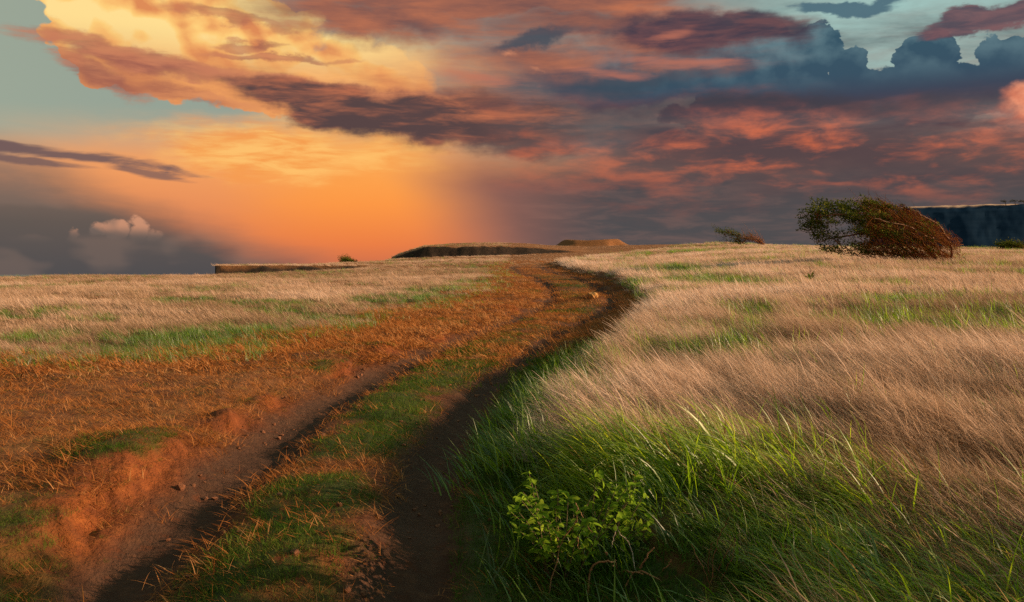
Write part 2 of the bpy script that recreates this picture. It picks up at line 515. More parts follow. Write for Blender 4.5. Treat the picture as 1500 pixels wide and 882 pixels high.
def height(X, Y, detail=True):
    c, ye = bearing(X, Y)
    r = np.hypot(X, Y)
    z = base_height(X, Y)
    wob = fbm(X, Y, 2.4, 4, 31)
    dA = line_distance(X, Y, RUT_A) + 0.16 * wob
    dB = line_distance(X, Y, RUT_B) + 0.13 * wob
    dR = line_distance(X, Y, EDGE_R)
    sR = np.where(inside(X, Y, RIGHT_POLY), dR, -dR)
    trk = inside(X, Y, TRACK_POLY)
    near = 1 - sstep(34, 60, r)
    # worn ruts, cut into the surface
    z = z - near * (0.10 * (1 - sstep(0.08, 0.40, dA)) + 0.14 * (1 - sstep(0.06, 0.34, dB)))
    # turf hump between the ruts and a cut bank on the outer side of the left rut
    dAB = np.minimum(dA, dB)
    z = z + near * np.where(trk, 0.045 * sstep(0.2, 0.75, dAB), 0)
    leftish = (~trk) & (dA < dB)
    z = z + near * np.where(leftish, bank_profile(X, Y, dA), 0)
    # raised grassy shoulder on the right
    z = z + 0.30 * sstep(-0.45, 0.75, sR + 0.25 * wob)
    # cut face on the red hump by the right rut
    for (hx, hy), h, w in HUMPS:
        d = np.hypot(X - hx, (Y - hy) * 0.8)
        z = z + h * np.exp(-(d / w) ** 2)
    # rolling detail
    z = z + 0.05 * fbm(X, Y, 3.2, 3, 3) + 0.16 * fbm(X, Y, 11.0, 2, 5) * sstep(8, 25, r)
    if detail:
        rough = 0.6 + 0.4 * sstep(0.25, 0.8, dAB)
        z = z + (0.026 * fbm(X, Y, 0.38, 4, 8, 0.6) + 0.045 * fbm(X, Y, 1.0, 3, 9)) * rough * (1 - sstep(20, 50, r))
    # unseen rise added right of the camera to shade the near ground
    for (hx, hy, wx, wy, h) in SHADE_RISES:
        z = z + h * np.exp(-(((X - hx) / wx) ** 2 + ((Y - hy) / wy) ** 2) ** 2)
    # banks of the headlands
    nb = grid_noise(c / 46.0, ye * 0 + 3.7, 44) + 0.35 * grid_noise(c / 15.0, ye * 0 + 1.7, 45)
    face = 67.5 + 0.45 * nb + (c - 310) * 0.012
    amt = np.interp(c, [300, 310, 480, 570], [1, 1, 0.55, 0.0])
    z = z + amt * 0.55 * sstep(face, face + 0.8, ye) - amt * 0.35 * sstep(face - 4, face - 0.5, ye) * (1 - sstep(face, face + 0.8, ye))
    face = 97 + 0.7 * nb + np.maximum(0, c - 700) * 0.02
    amt = np.interp(c, [560, 578, 622, 700, 770, 860], [0, 0.2, 1.0, 0.85, 0.62, 0.0])
    z = z + amt * 0.16 * fbm(X, Y, 1.4, 3, 47) * sstep(face - 1, face + 0.5, ye) * (1 - sstep(face + 2, face + 5, ye))
    z = z + amt * 1.05 * sstep(face, face + 1.1, ye) - amt * 0.25 * sstep(face - 6, face - 0.5, ye) * (1 - sstep(face, face + 1.1, ye))
    # far mound
    mx_, my_ = (868 - 750) / F * 140, 140
    d = np.hypot((X - mx_) / 6.3, (Y - my_) / 5.0)
    z = z + 1.05 * (1 - sstep(0.62, 1.0, d + 0.10 * nb))
    d2 = np.hypot((X - (905 - 750) / F * 136) / 1.6, (Y - 135.5) / 2.4)
    z = z - 0.7 * (1 - sstep(0.3, 1.0, d2))
    # cliffs at the edge of the land
    e = land_edge(X, Y)
    over = ye - e
    z = z - 0.012 * np.maximum(0, over + 3) ** 2 * (over < 6)
    t = sstep(0.0, 5.0, over)
    z = z * (1 - t) + (-46.0 + 3 * fbm(X, Y, 9.0, 2, 66)) * t
    return z


def G(px, py):
    x, y = on_ground(px, py)
    return x, y


HUMPS = [(G(548, 800), 0.16, 0.42), (G(470, 735), 0.07, 0.45), (G(240, 690), 0.10, 0.6), (G(560, 528), 0.10, 0.8), (G(868, 440), 0.22, 1.0), (G(420, 860), 0.06, 0.5)]
SHADE_RISES = [(9.5, 2.0, 3.4, 2.6, 0.7)]  # low mound out of view, added for foreground shade


def zat(x, y):
    return float(height(np.array([float(x)]), np.array([float(y)]), False)[0])


def ground_hit(px, py):
    """the same for the finished ground, banks included"""
    u, v = (px - 750) / F, (441 - py) / F
    c, s = math.cos(PITCH), math.sin(PITCH)
    ys = np.exp(np.linspace(math.log(2.5), math.log(60), 1500))
    t = ys / (c + v * s)
    k = np.nonzero(ZC + t * (-s + v * c) < height(t * u, ys, False))[0]
    k = k[0] if len(k) else len(ys) - 1
    return (t[k] * u, ys[k])


# ------------------------------------------------------------------ object helpers
def tag(o, label=None, cat=None, group=None, kind=None):
    for k, v in (('label', label), ('category', cat), ('group', group), ('kind', kind)):
        if v:
            o[k] = v
    return o


def new_mesh(name, verts, faces, mats=(), smooth=False):
    me = bpy.data.meshes.new(name)
    me.from_pydata(verts, [], faces)
    for m in mats:
        me.materials.append(m)
    if smooth:
        me.polygons.foreach_set('use_smooth', [True] * len(me.polygons))
    me.update()
    return me


def link(name, me, parent=None, loc=(0, 0, 0)):
    o = bpy.data.objects.new(name, me)
    COL.objects.link(o)
    o.location = loc
    if parent:
        o.parent = parent
    return o


def fast_mesh(name, co, quads, mats=(), smooth=True):
    me = bpy.data.meshes.new(name)
    co = np.ascontiguousarray(co, dtype=np.float32)
    q = np.ascontiguousarray(quads, dtype=np.int32)
    k = q.shape[1]
    me.vertices.add(len(co))
    me.vertices.foreach_set('co', co.ravel())
    me.loops.add(q.size)
    me.loops.foreach_set('vertex_index', q.ravel())
    me.polygons.add(len(q))
    me.polygons.foreach_set('loop_start', np.arange(0, q.size, k, dtype=np.int32))
    me.polygons.foreach_set('use_smooth', np.full(len(q), smooth))
    for m in mats:
        me.materials.append(m)
    me.update(calc_edges=True)
    return me


def set_attr(me, name, arr, typ='FLOAT', dom='POINT'):
    a = me.attributes.new(name, typ, dom)
    a.data.foreach_set('vector' if typ == 'FLOAT_VECTOR' else 'value', np.ascontiguousarray(arr, dtype=np.int32 if typ == 'INT' else np.float32).ravel())


def material(name):
    m = bpy.data.materials.new(name)
    m.use_nodes = True
    return m, Tree(m.node_tree)


def finish(T, surf):
    out = T.node('ShaderNodeOutputMaterial')
    T.nt.links.new(surf, out.inputs[0])


# ------------------------------------------------------------------ ground cover masks
def cover(X, Y):
    r = np.hypot(X, Y)
    wob = fbm(X, Y, 2.4, 4, 31)
    w2 = fbm(X, Y, 0.9, 3, 77)
    dA = line_distance(X, Y, RUT_A) + 0.16 * wob
    dB = line_distance(X, Y, RUT_B) + 0.13 * wob
    dR = line_distance(X, Y, EDGE_R)
    sR = np.where(inside(X, Y, RIGHT_POLY), dR, -dR) + 0.22 * w2
    dL = line_distance(X, Y, EDGE_L)
    sL = np.where(inside(X, Y, LEFT_POLY), dL, -dL) + 0.9 * fbm(X, Y, 3.0, 3, 21)
    return dict(r=r, dA=dA, dB=dB, sR=sR, sL=sL, trk=inside(X, Y, TRACK_POLY), wob=wob, w2=w2)


# green patches in the dry fields, given where they lie in the photograph: centre, half width, half height
PATCHES = [(300, 512, 150, 26), (240, 540, 90, 12), (60, 505, 60, 12), (60, 470, 70, 8), (420, 466, 60, 8), (270, 452, 50, 7), (150, 478, 50, 6), (390, 455, 90, 5),
           (600, 448, 110, 9), (690, 418, 40, 5), (470, 478, 80, 7), (650, 432, 60, 5), (700, 391, 25, 2.5), (60, 425, 60, 5), (330, 430, 60, 4),
           (1040, 425, 75, 18), (985, 405, 60, 9), (1100, 482, 45, 12), (1310, 466, 75, 8), (1430, 460, 30, 6), (1060, 556, 70, 14), (1100, 512, 40, 6),
           (1010, 374, 40, 2), (1290, 440, 70, 5), (1110, 530, 40, 8), (940, 425, 20, 9), (1330, 512, 60, 6), (1450, 520, 50, 8), (960, 545, 30, 6)]


def patches(X, Y):
    m = np.zeros(X.shape)
    for px, py, hw, hh in PATCHES:
        a, b = on_ground(px, py + hh), on_ground(px, py - hh)
        cx, cy = (a[0] + b[0]) / 2, (a[1] + b[1]) / 2
        rx, ry = hw / F * cy, max(0.3, (b[1] - a[1]) / 2)
        near_ = (abs(X - cx) < 2.2 * rx) & (abs(Y - cy) < 2.2 * ry)
        d = np.hypot((X - cx) / rx, (Y - cy) / ry)
        m = np.maximum(m, np.where(near_, 1 - sstep(0.55, 1.35, d), 0))
    return m


GREEN_LINE = smooth_line(ground_line([(640, 740), (700, 712), (760, 700), (840, 728), (940, 735), (1050, 742), (1150, 765), (1290, 815), (1420, 870), (1560, 930), (1700, 990)]), 2)
GREEN_POLY = [tuple(p) for p in GREEN_LINE] + [(9, 2.5), (9, -6), (-0.8, -6), (-0.6, 5)]

# ------------------------------------------------------------------ ground materials
def ground_material():
    m, T = material("red_earth")
    at = lambda n: T.node('ShaderNodeAttribute', attribute_name=n).outputs['Fac']
    pos = T.node('ShaderNodeNewGeometry').outputs['Position']
    n1 = T.noise(pos, 1.1, 6, 0.6)
    n2 = T.noise(pos, 9.0, 6, 0.62)
    n3 = T.noise(pos, 60.0, 4, 0.6)
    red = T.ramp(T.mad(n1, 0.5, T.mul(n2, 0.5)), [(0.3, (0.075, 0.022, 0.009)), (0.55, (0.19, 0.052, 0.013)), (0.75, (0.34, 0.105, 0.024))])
    dim_earth = T.ramp(T.mad(n1, 0.4, T.mul(n2, 0.6)), [(0.3, (0.045, 0.018, 0.009)), (0.55, (0.115, 0.042, 0.016)), (0.75, (0.20, 0.078, 0.027))])  # flat earth darkened in colour, standing in for the dim foreground
    red = T.mix(at("bank_light"), dim_earth, red)
    mud_shade = T.ramp(n2, [(0.3, (0.030, 0.016, 0.011)), (0.7, (0.090, 0.040, 0.020))])  # rut mud, with the shade lying in the ruts put into its colour
    c = T.mix(T.mul(at("rut"), T.step(n2, 0.2, 0.5)), red, mud_shade)
    thatch = T.ramp(T.mad(n3, 0.6, T.mul(n2, 0.4)), [(0.3, (0.08, 0.030, 0.010)), (0.7, (0.29, 0.125, 0.042))])
    c = T.mix(T.mul(at("thatch"), T.step(n2, 0.3, 0.55)), c, thatch)
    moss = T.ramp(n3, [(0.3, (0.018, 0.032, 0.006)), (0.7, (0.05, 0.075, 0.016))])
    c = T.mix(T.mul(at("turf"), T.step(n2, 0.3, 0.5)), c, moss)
    face_shade = T.ramp(T.noise(pos, 3.0, 5, 0.65), [(0.35, (0.016, 0.011, 0.008)), (0.65, (0.040, 0.025, 0.016)), (0.8, (0.14, 0.055, 0.025))])  # shade of the viewer-facing headland banks put into a dark soil colour
    c = T.mix(at("cutface"), c, face_shade)
    p = T.node('ShaderNodeBsdfPrincipled')
    T.put(p.inputs['Base Color'], c)
    p.inputs['Roughness'].default_value = 0.95
    p.inputs['Specular IOR Level'].default_value = 0.15
    b = T.node('ShaderNodeBump')
    b.inputs['Strength'].default_value = 0.9
    b.inputs['Distance'].default_value = 0.06
    T.put(b.inputs['Height'], T.mad(T.noise(pos, 26.0, 5, 0.7), 0.6, T.mad(n3, 0.25, n2)))
    T.put(p.inputs['Normal'], b.outputs[0])
    finish(T, p.outputs[0])
    return m


def build_ground():
    th = np.concatenate([np.radians(np.linspace(-40, 40, 860)), np.radians(np.linspace(40, 320, 120))[1:-1]])
    rr = np.concatenate([np.linspace(0.2, 1.4, 6), np.exp(np.linspace(math.log(1.6), math.log(60), 310)),
                         np.linspace(60.5, 66, 12), np.arange(66.2, 71.5, 0.16), np.linspace(72, 95, 42), np.arange(95.5, 102, 0.25), np.linspace(102.5, 160, 90), [166, 175, 190]])
    TH, R = np.meshgrid(th, rr, indexing='ij')
    X, Y = (np.sin(TH) * R).ravel(), (np.cos(TH) * R).ravel()
    Z = height(X, Y)
    n, k = len(th), len(rr)
    i = np.arange(n)[:, None] * k
    i2 = ((np.arange(n) + 1) % n)[:, None] * k
    j = np.arange(k - 1)[None]
    q = np.stack([i + j, i2 + j, i2 + j + 1, i + j + 1], -1).reshape(-1, 4)[:, ::-1]
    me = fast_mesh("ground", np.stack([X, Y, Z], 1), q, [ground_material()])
    c = cover(X, Y)
    rut = np.maximum(1 - sstep(0.20, 0.46, c['dA'] + 0.12 * c['w2']), 1 - sstep(0.2, 0.48, c['dB'] + 0.1 * c['w2']))
    field = np.maximum.reduce([sstep(0, 0.6, c['sR']), sstep(0, 0.8, c['sL']), sstep(60, 68, bearing(X, Y)[1])])
    green = np.clip(patches(X, Y) + inside(X, Y, GREEN_POLY) * 1.0, 0, 1)
    set_attr(me, "rut", rut * (1 - field))
    worn = (~c['trk']) & (c['dA'] < c['dB'])
    strawy = np.where(worn, sstep(0.4, 0.9, c['dA'] - 0.45 * bank_cut(X, Y)) * sstep(-0.4, 0.2, fbm(X, Y, 1.2, 4, 702)), 0) * 0.75
    set_attr(me, "thatch", np.maximum(field * (1 - 0.6 * green), strawy))
    bank_light = bank_cut(X, Y) * (~c['trk']) * (1 - sstep(0.9, 1.5, c['dA']))  # bank faces painted brighter red where the low sun strikes
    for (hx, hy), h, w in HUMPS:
        bank_light = np.maximum(bank_light, np.exp(-((X - hx) ** 2 + (Y - hy) ** 2) / (w * w)) * 0.9)
    set_attr(me, "bank_light", np.clip(bank_light + 0.3 * fbm(X, Y, 1.6, 3, 881), 0, 1))
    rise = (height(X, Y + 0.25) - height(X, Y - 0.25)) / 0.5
    set_attr(me, "cutface", sstep(0.22, 0.5, rise) * (Y > 58) * (Y < 118))  # steep banks facing the viewer, coloured dark as if in shade
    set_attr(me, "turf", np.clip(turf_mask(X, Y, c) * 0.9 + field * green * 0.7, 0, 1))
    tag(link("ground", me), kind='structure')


def turf_mask(X, Y, c):
    n = fbm(X, Y, 1.3, 4, 101)
    n2 = fbm(X, Y, 0.5, 3, 131)
    mid = np.where(c['trk'], sstep(0.24, 0.5, np.minimum(c['dA'] - 0.08, c['dB'])), 0) * sstep(-0.58, 0.02, n + 0.5 * n2)
    shoulder = np.where((~c['trk']) & (c['dB'] < c['dA']) & (c['sR'] < 0.3), sstep(0.18, 0.38, c['dB']), 0) * sstep(-0.8, -0.4, n + 0.25 * n2) * (1 - sstep(12, 20, c['r']))
    lip = np.where((~c['trk']) & (c['dA'] < c['dB']), sstep(0.55, 0.7, c['dA']) * (1 - sstep(1.0, 2.0, c['dA'])), 0) * sstep(0.10, 0.5, n + 0.4 * n2)
    front = (1 - sstep(5.0, 6.6, c['r'])) * sstep(0.22, 0.5, np.minimum(c['dA'], c['dB'])) * sstep(-0.35, 0.1, n + 0.4 * n2)  # near turf, spread wider so its dark green stands in for foreground shade
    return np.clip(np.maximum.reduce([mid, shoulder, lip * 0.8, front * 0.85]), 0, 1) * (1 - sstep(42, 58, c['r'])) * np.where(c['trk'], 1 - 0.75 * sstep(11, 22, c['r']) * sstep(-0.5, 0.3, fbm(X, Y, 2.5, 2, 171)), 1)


build_ground()


def build_sea():
    m, T = material("sea_water")
    pos = T.node('ShaderNodeNewGeometry').outputs['Position']
    p = T.node('ShaderNodeBsdfPrincipled')
    p.inputs['Base Color'].default_value = (0.02, 0.035, 0.045, 1)
    p.inputs['Roughness'].default_value = 0.25
    b = T.node('ShaderNodeBump')
    b.inputs['Strength'].default_value = 0.4
    T.put(b.inputs['Height'], T.noise(pos, 0.15, 5, 0.6))
    T.put(p.inputs['Normal'], b.outputs[0])
    finish(T, p.outputs[0])
    n = 64
    v = [(0, 0, -40)] + [(math.cos(2 * math.pi * k / n) * 26000, math.sin(2 * math.pi * k / n) * 26000, -40) for k in range(n)]
    f = [(0, 1 + k, 1 + (k + 1) % n) for k in range(n)]
    tag(link("sea", new_mesh("sea", v, f, [m])), kind='structure')


build_sea()


# ------------------------------------------------------------------ the far tableland
def build_plateau():
    m, T = material("hazy_cliff_rock")
    pos = T.node('ShaderNodeNewGeometry').outputs['Position']
    up = T.node('ShaderNodeAttribute', attribute_name="top").outputs['Fac']
    n = T.noise(T.mapping(pos, scale=(1, 1, 0.25)), 0.06, 6, 0.6)
    strata = T.noise(T.mapping(pos, scale=(0.15, 0.15, 2.2)), 0.05, 5, 0.65)
    n = T.mad(n, 0.5, T.mul(strata, 0.5))
    hazy_rock = T.ramp(n, [(0.35, (0.006, 0.019, 0.042)), (0.65, (0.018, 0.038, 0.068))])  # distance haze and shade of the cliff put into the rock colour
    dry = T.ramp(T.noise(pos, 0.12, 5, 0.6), [(0.3, (0.30, 0.19, 0.13)), (0.7, (0.52, 0.37, 0.27))])  # rim strip coloured pale as the sunlit edge of the tableland
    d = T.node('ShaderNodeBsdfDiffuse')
    T.put(d.inputs[0], T.mix(up, hazy_rock, dry))
    finish(T, d.outputs[0])
    Y0 = 1250.0
    xs = np.linspace((1260 - 750) / F * Y0, (2700 - 750) / F * Y0, 420)
    prof = [(0.0, -45), (18, 0), (34, 30), (48, 62), (58, 88), (64, 96), (84, 98), (120, 101), (420, 104), (760, 60)]
    # finer steps down the face
    pd, pz = zip(*prof)
    tt = np.concatenate([np.linspace(0, 3.99, 40), np.linspace(4, 9, 26)])
    pd = np.interp(tt, range(len(prof)), pd)
    pz = np.interp(tt, range(len(prof)), pz)
    XX, TT = np.meshgrid(xs, np.arange(len(tt)), indexing='ij')
    D, Z = pd[TT], pz[TT]
    px = 750 + XX / Y0 * F
    rav = fbm(XX + Z * 0.25, Z * 0.9, 60.0, 5, 201, 0.6)
    facew = np.clip(1 - D / 110, 0, 1) ** 0.5
    D = D + 4 * rav * facew + 18 * fbm(XX, XX * 0, 300.0, 2, 233) * facew
    top = np.interp(px, [1260, 1270, 1278, 1286, 1300, 1345, 1385, 1430, 1500, 1800, 2500, 2700], [0.0, 0.4, 0.85, 0.99, 1.005, 1.03, 1.04, 1.06, 1.065, 1.05, 0.9, 0.0])
    Z = np.where(Z > 0, Z * top, Z) + 1.6 * fbm(XX, D, 22.0, 4, 244) * (TT > 24) * sstep(0, 40, Z)
    n1, n2 = XX.shape
    i = np.arange(n1 - 1)[:, None] * n2
    j = np.arange(n2 - 1)[None]
    q = np.stack([i + j, i + n2 + j, i + n2 + j + 1, i + j + 1], -1).reshape(-1, 4)
    XX = XX * (Y0 + D) / Y0          # the left end runs straight away from the viewer
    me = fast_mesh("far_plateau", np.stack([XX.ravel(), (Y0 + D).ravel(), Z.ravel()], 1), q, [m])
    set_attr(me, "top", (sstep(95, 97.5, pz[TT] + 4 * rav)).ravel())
    tag(link("cliff", me), kind='structure')
    return Y0


PLATEAU_Y = build_plateau()


# ------------------------------------------------------------------ grass
def blade_material(name, stops, trans, tmul=(1, 1, 1), gloss=0.0):
    """stops: colours over the per-blade random value; blades let light through"""
    m, T = material(name)
    rnd = T.node('ShaderNodeAttribute', attribute_name="shade").outputs['Fac']
    tint = T.node('ShaderNodeAttribute', attribute_name="tint", attribute_type='INSTANCER').outputs['Fac']
    c = T.ramp(T.mad(tint, 0.55, T.mul(rnd, 0.45)), stops)
    d = T.node('ShaderNodeBsdfDiffuse')
    T.put(d.inputs[0], c)
    t = T.node('ShaderNodeBsdfTranslucent')
    T.put(t.inputs[0], T.mix(1.0, c, (*tmul, 1), 'MULTIPLY'))
    s = T.node('ShaderNodeMixShader')
    s.inputs[0].default_value = trans
    T.nt.links.new(d.outputs[0], s.inputs[1])
    T.nt.links.new(t.outputs[0], s.inputs[2])
    if gloss:
        g = T.node('ShaderNodeBsdfGlossy')
        g.inputs['Roughness'].default_value = 0.45
        s2 = T.node('ShaderNodeMixShader')
        s2.inputs[0].default_value = gloss
        T.nt.links.new(s.outputs[0], s2.inputs[1])
        T.nt.links.new(g.outputs[0], s2.inputs[2])
        s = s2
    finish(T, s.outputs[0])
    return m


def clump_mesh(name, mat, n, radius, hmin, hmax, width, lean, leanvar, droop, seed, seg=4, azvar=0.6, head=0.0):
    """n ribbon blades blown toward -X; every blade tapers and droops"""
    g = np.random.default_rng(seed)
    vs, fs, sh = [], [], []
    for _ in range(n):
        a, rr = g.random() * 6.283, radius * math.sqrt(g.random())
        bx, by = rr * math.cos(a), rr * math.sin(a)
        L = hmin + (hmax - hmin) * g.random() ** 0.8
        az = math.pi + g.normal() * azvar
        t0 = max(0.02, lean + g.normal() * leanvar)
        dr = droop * (0.5 + g.random())
        w = width * (0.6 + 0.7 * g.random())
        face = g.random() * math.pi if g.random() < 0.35 else 0.8 + g.normal() * 0.4
        sx, sy = math.cos(face) * w / 2, math.sin(face) * w / 2
        p = np.array([bx, by, -0.03])
        val = g.random()
        start = len(vs)
        hd = head > 0 and g.random() < head
        for k in range(seg + 1):
            f = k / seg
            tp = (1 - f ** 1.6) if not hd else (0.45 if f < 0.6 else (1.5 if f < 0.95 else 0.3))
            if k == seg and not hd:
                vs.append(tuple(p)); sh.append(val)
            else:
                vs.append((p[0] - sx * tp, p[1] - sy * tp, p[2])); sh.append(val)
                vs.append((p[0] + sx * tp, p[1] + sy * tp, p[2])); sh.append(val)
            tl = t0 + dr * f
            p = p + np.array([math.sin(tl) * math.cos(az), math.sin(tl) * math.sin(az), math.cos(tl)]) * (L / seg)
        for k in range(seg):
            i = start + 2 * k
            if k == seg - 1 and not hd:
                fs.append((i, i + 1, i + 2))
            else:
                fs.append((i, i + 1, i + 3, i + 2))
    me = new_mesh(name, vs, fs, [mat], True)
    set_attr(me, "shade", sh)
    return me


def scatter(name, protos, P, rotz, tilt, scl, tint, idx, label=None, kind='stuff'):
    """one object of instances: points carry turn, tilt, size, tint and which clump stands there"""
    me = bpy.data.meshes.new(name)
    me.vertices.add(len(P))
    me.vertices.foreach_set('co', np.ascontiguousarray(P, dtype=np.float32).ravel())
    set_attr(me, "turn", np.stack([np.zeros_like(rotz), tilt, rotz], 1), 'FLOAT_VECTOR')
    set_attr(me, "size", scl)
    set_attr(me, "tint", tint)
    set_attr(me, "pick", idx, 'INT')
    col = bpy.data.collections.new(name + "_clumps")
    for k, pm in enumerate(protos):
        col.objects.link(bpy.data.objects.new(name + "_clump", pm))
    ng = bpy.data.node_groups.new(name, 'GeometryNodeTree')
    ng.interface.new_socket("Geometry", in_out='INPUT', socket_type='NodeSocketGeometry')
    ng.interface.new_socket("Geometry", in_out='OUTPUT', socket_type='NodeSocketGeometry')
    N, L = ng.nodes, ng.links
    gi, go = N.new('NodeGroupInput'), N.new('NodeGroupOutput')
    ci = N.new('GeometryNodeCollectionInfo')
    ci.inputs['Collection'].default_value = col
    ci.inputs['Separate Children'].default_value = True
    ci.inputs['Reset Children'].default_value = True
    ip = N.new('GeometryNodeInstanceOnPoints')
    ip.inputs['Pick Instance'].default_value = True

    def attr(n, t):
        a = N.new('GeometryNodeInputNamedAttribute')
        a.data_type = t
        a.inputs['Name'].default_value = n
        return a.outputs['Attribute']
    L.new(gi.outputs[0], ip.inputs['Points'])
    L.new(ci.outputs[0], ip.inputs['Instance'])
    L.new(attr("pick", 'INT'), ip.inputs['Instance Index'])
    L.new(attr("turn", 'FLOAT_VECTOR'), ip.inputs['Rotation'])
    L.new(attr("size", 'FLOAT'), ip.inputs['Scale'])
    L.new(ip.outputs[0], go.inputs[0])
    o = link(name, me)
    md = o.modifiers.new("scatter", 'NODES')
    md.node_group = ng
    tag(o, label, kind=kind)
    return o


def candidates(n, rmin, rmax, r0, p, a0=-40, a1=40):
    """random ground points whose density falls as (r0/r)^p beyond r0; returns X, Y and the density there"""
    r = np.exp(np.linspace(math.log(rmin), math.log(rmax), 4000))
    dens = np.minimum(1, (r0 / r) ** p)
    cdf = np.concatenate([[0], np.cumsum((dens * r)[1:] * np.diff(r))])
    total = cdf[-1] * math.radians(a1 - a0)
    R = np.interp(RNG.random(n) * cdf[-1], cdf, r)
    A = np.radians(a0 + (a1 - a0) * RNG.random(n))
    return R * np.sin(A), R * np.cos(A), n / total


DRY = [(0.0, (0.13, 0.085, 0.04)), (0.22, (0.27, 0.170, 0.10)), (0.5, (0.54, 0.36, 0.245)), (0.8, (0.70, 0.52, 0.41)), (1.0, (0.76, 0.63, 0.54))]
GRN = [(0.0, (0.030, 0.070, 0.005)), (0.4, (0.125, 0.235, 0.012)), (0.75, (0.29, 0.39, 0.022)), (1.0, (0.44, 0.42, 0.06))]
MAT_DRY = blade_material("dry_grass_blades", DRY, 0.42)
MAT_GREEN = blade_material("green_grass_blades", GRN, 0.62, (1.4, 1.3, 0.6), 0.04)
MAT_TURF = blade_material("short_turf_blades", [(0.0, (0.020, 0.055, 0.006)), (0.45, (0.050, 0.105, 0.012)), (0.75, (0.105, 0.135, 0.022)), (1.0, (0.24, 0.17, 0.06))], 0.3)
MAT_STRAW = blade_material("straw_litter", [(0.0, (0.13, 0.036, 0.009)), (0.5, (0.34, 0.125, 0.034)), (1.0, (0.52, 0.28, 0.12))], 0.25)


def place(mask_fn, X, Y):
    keep = RNG.random(len(X)) < mask_fn
    return keep


def wind(X, Y):
    return fbm(X * 0.7, Y, 3.5, 3, 301), fbm(X, Y * 1.6, 9.0, 3, 322)


SHRUB = ground_hit(845, 840)


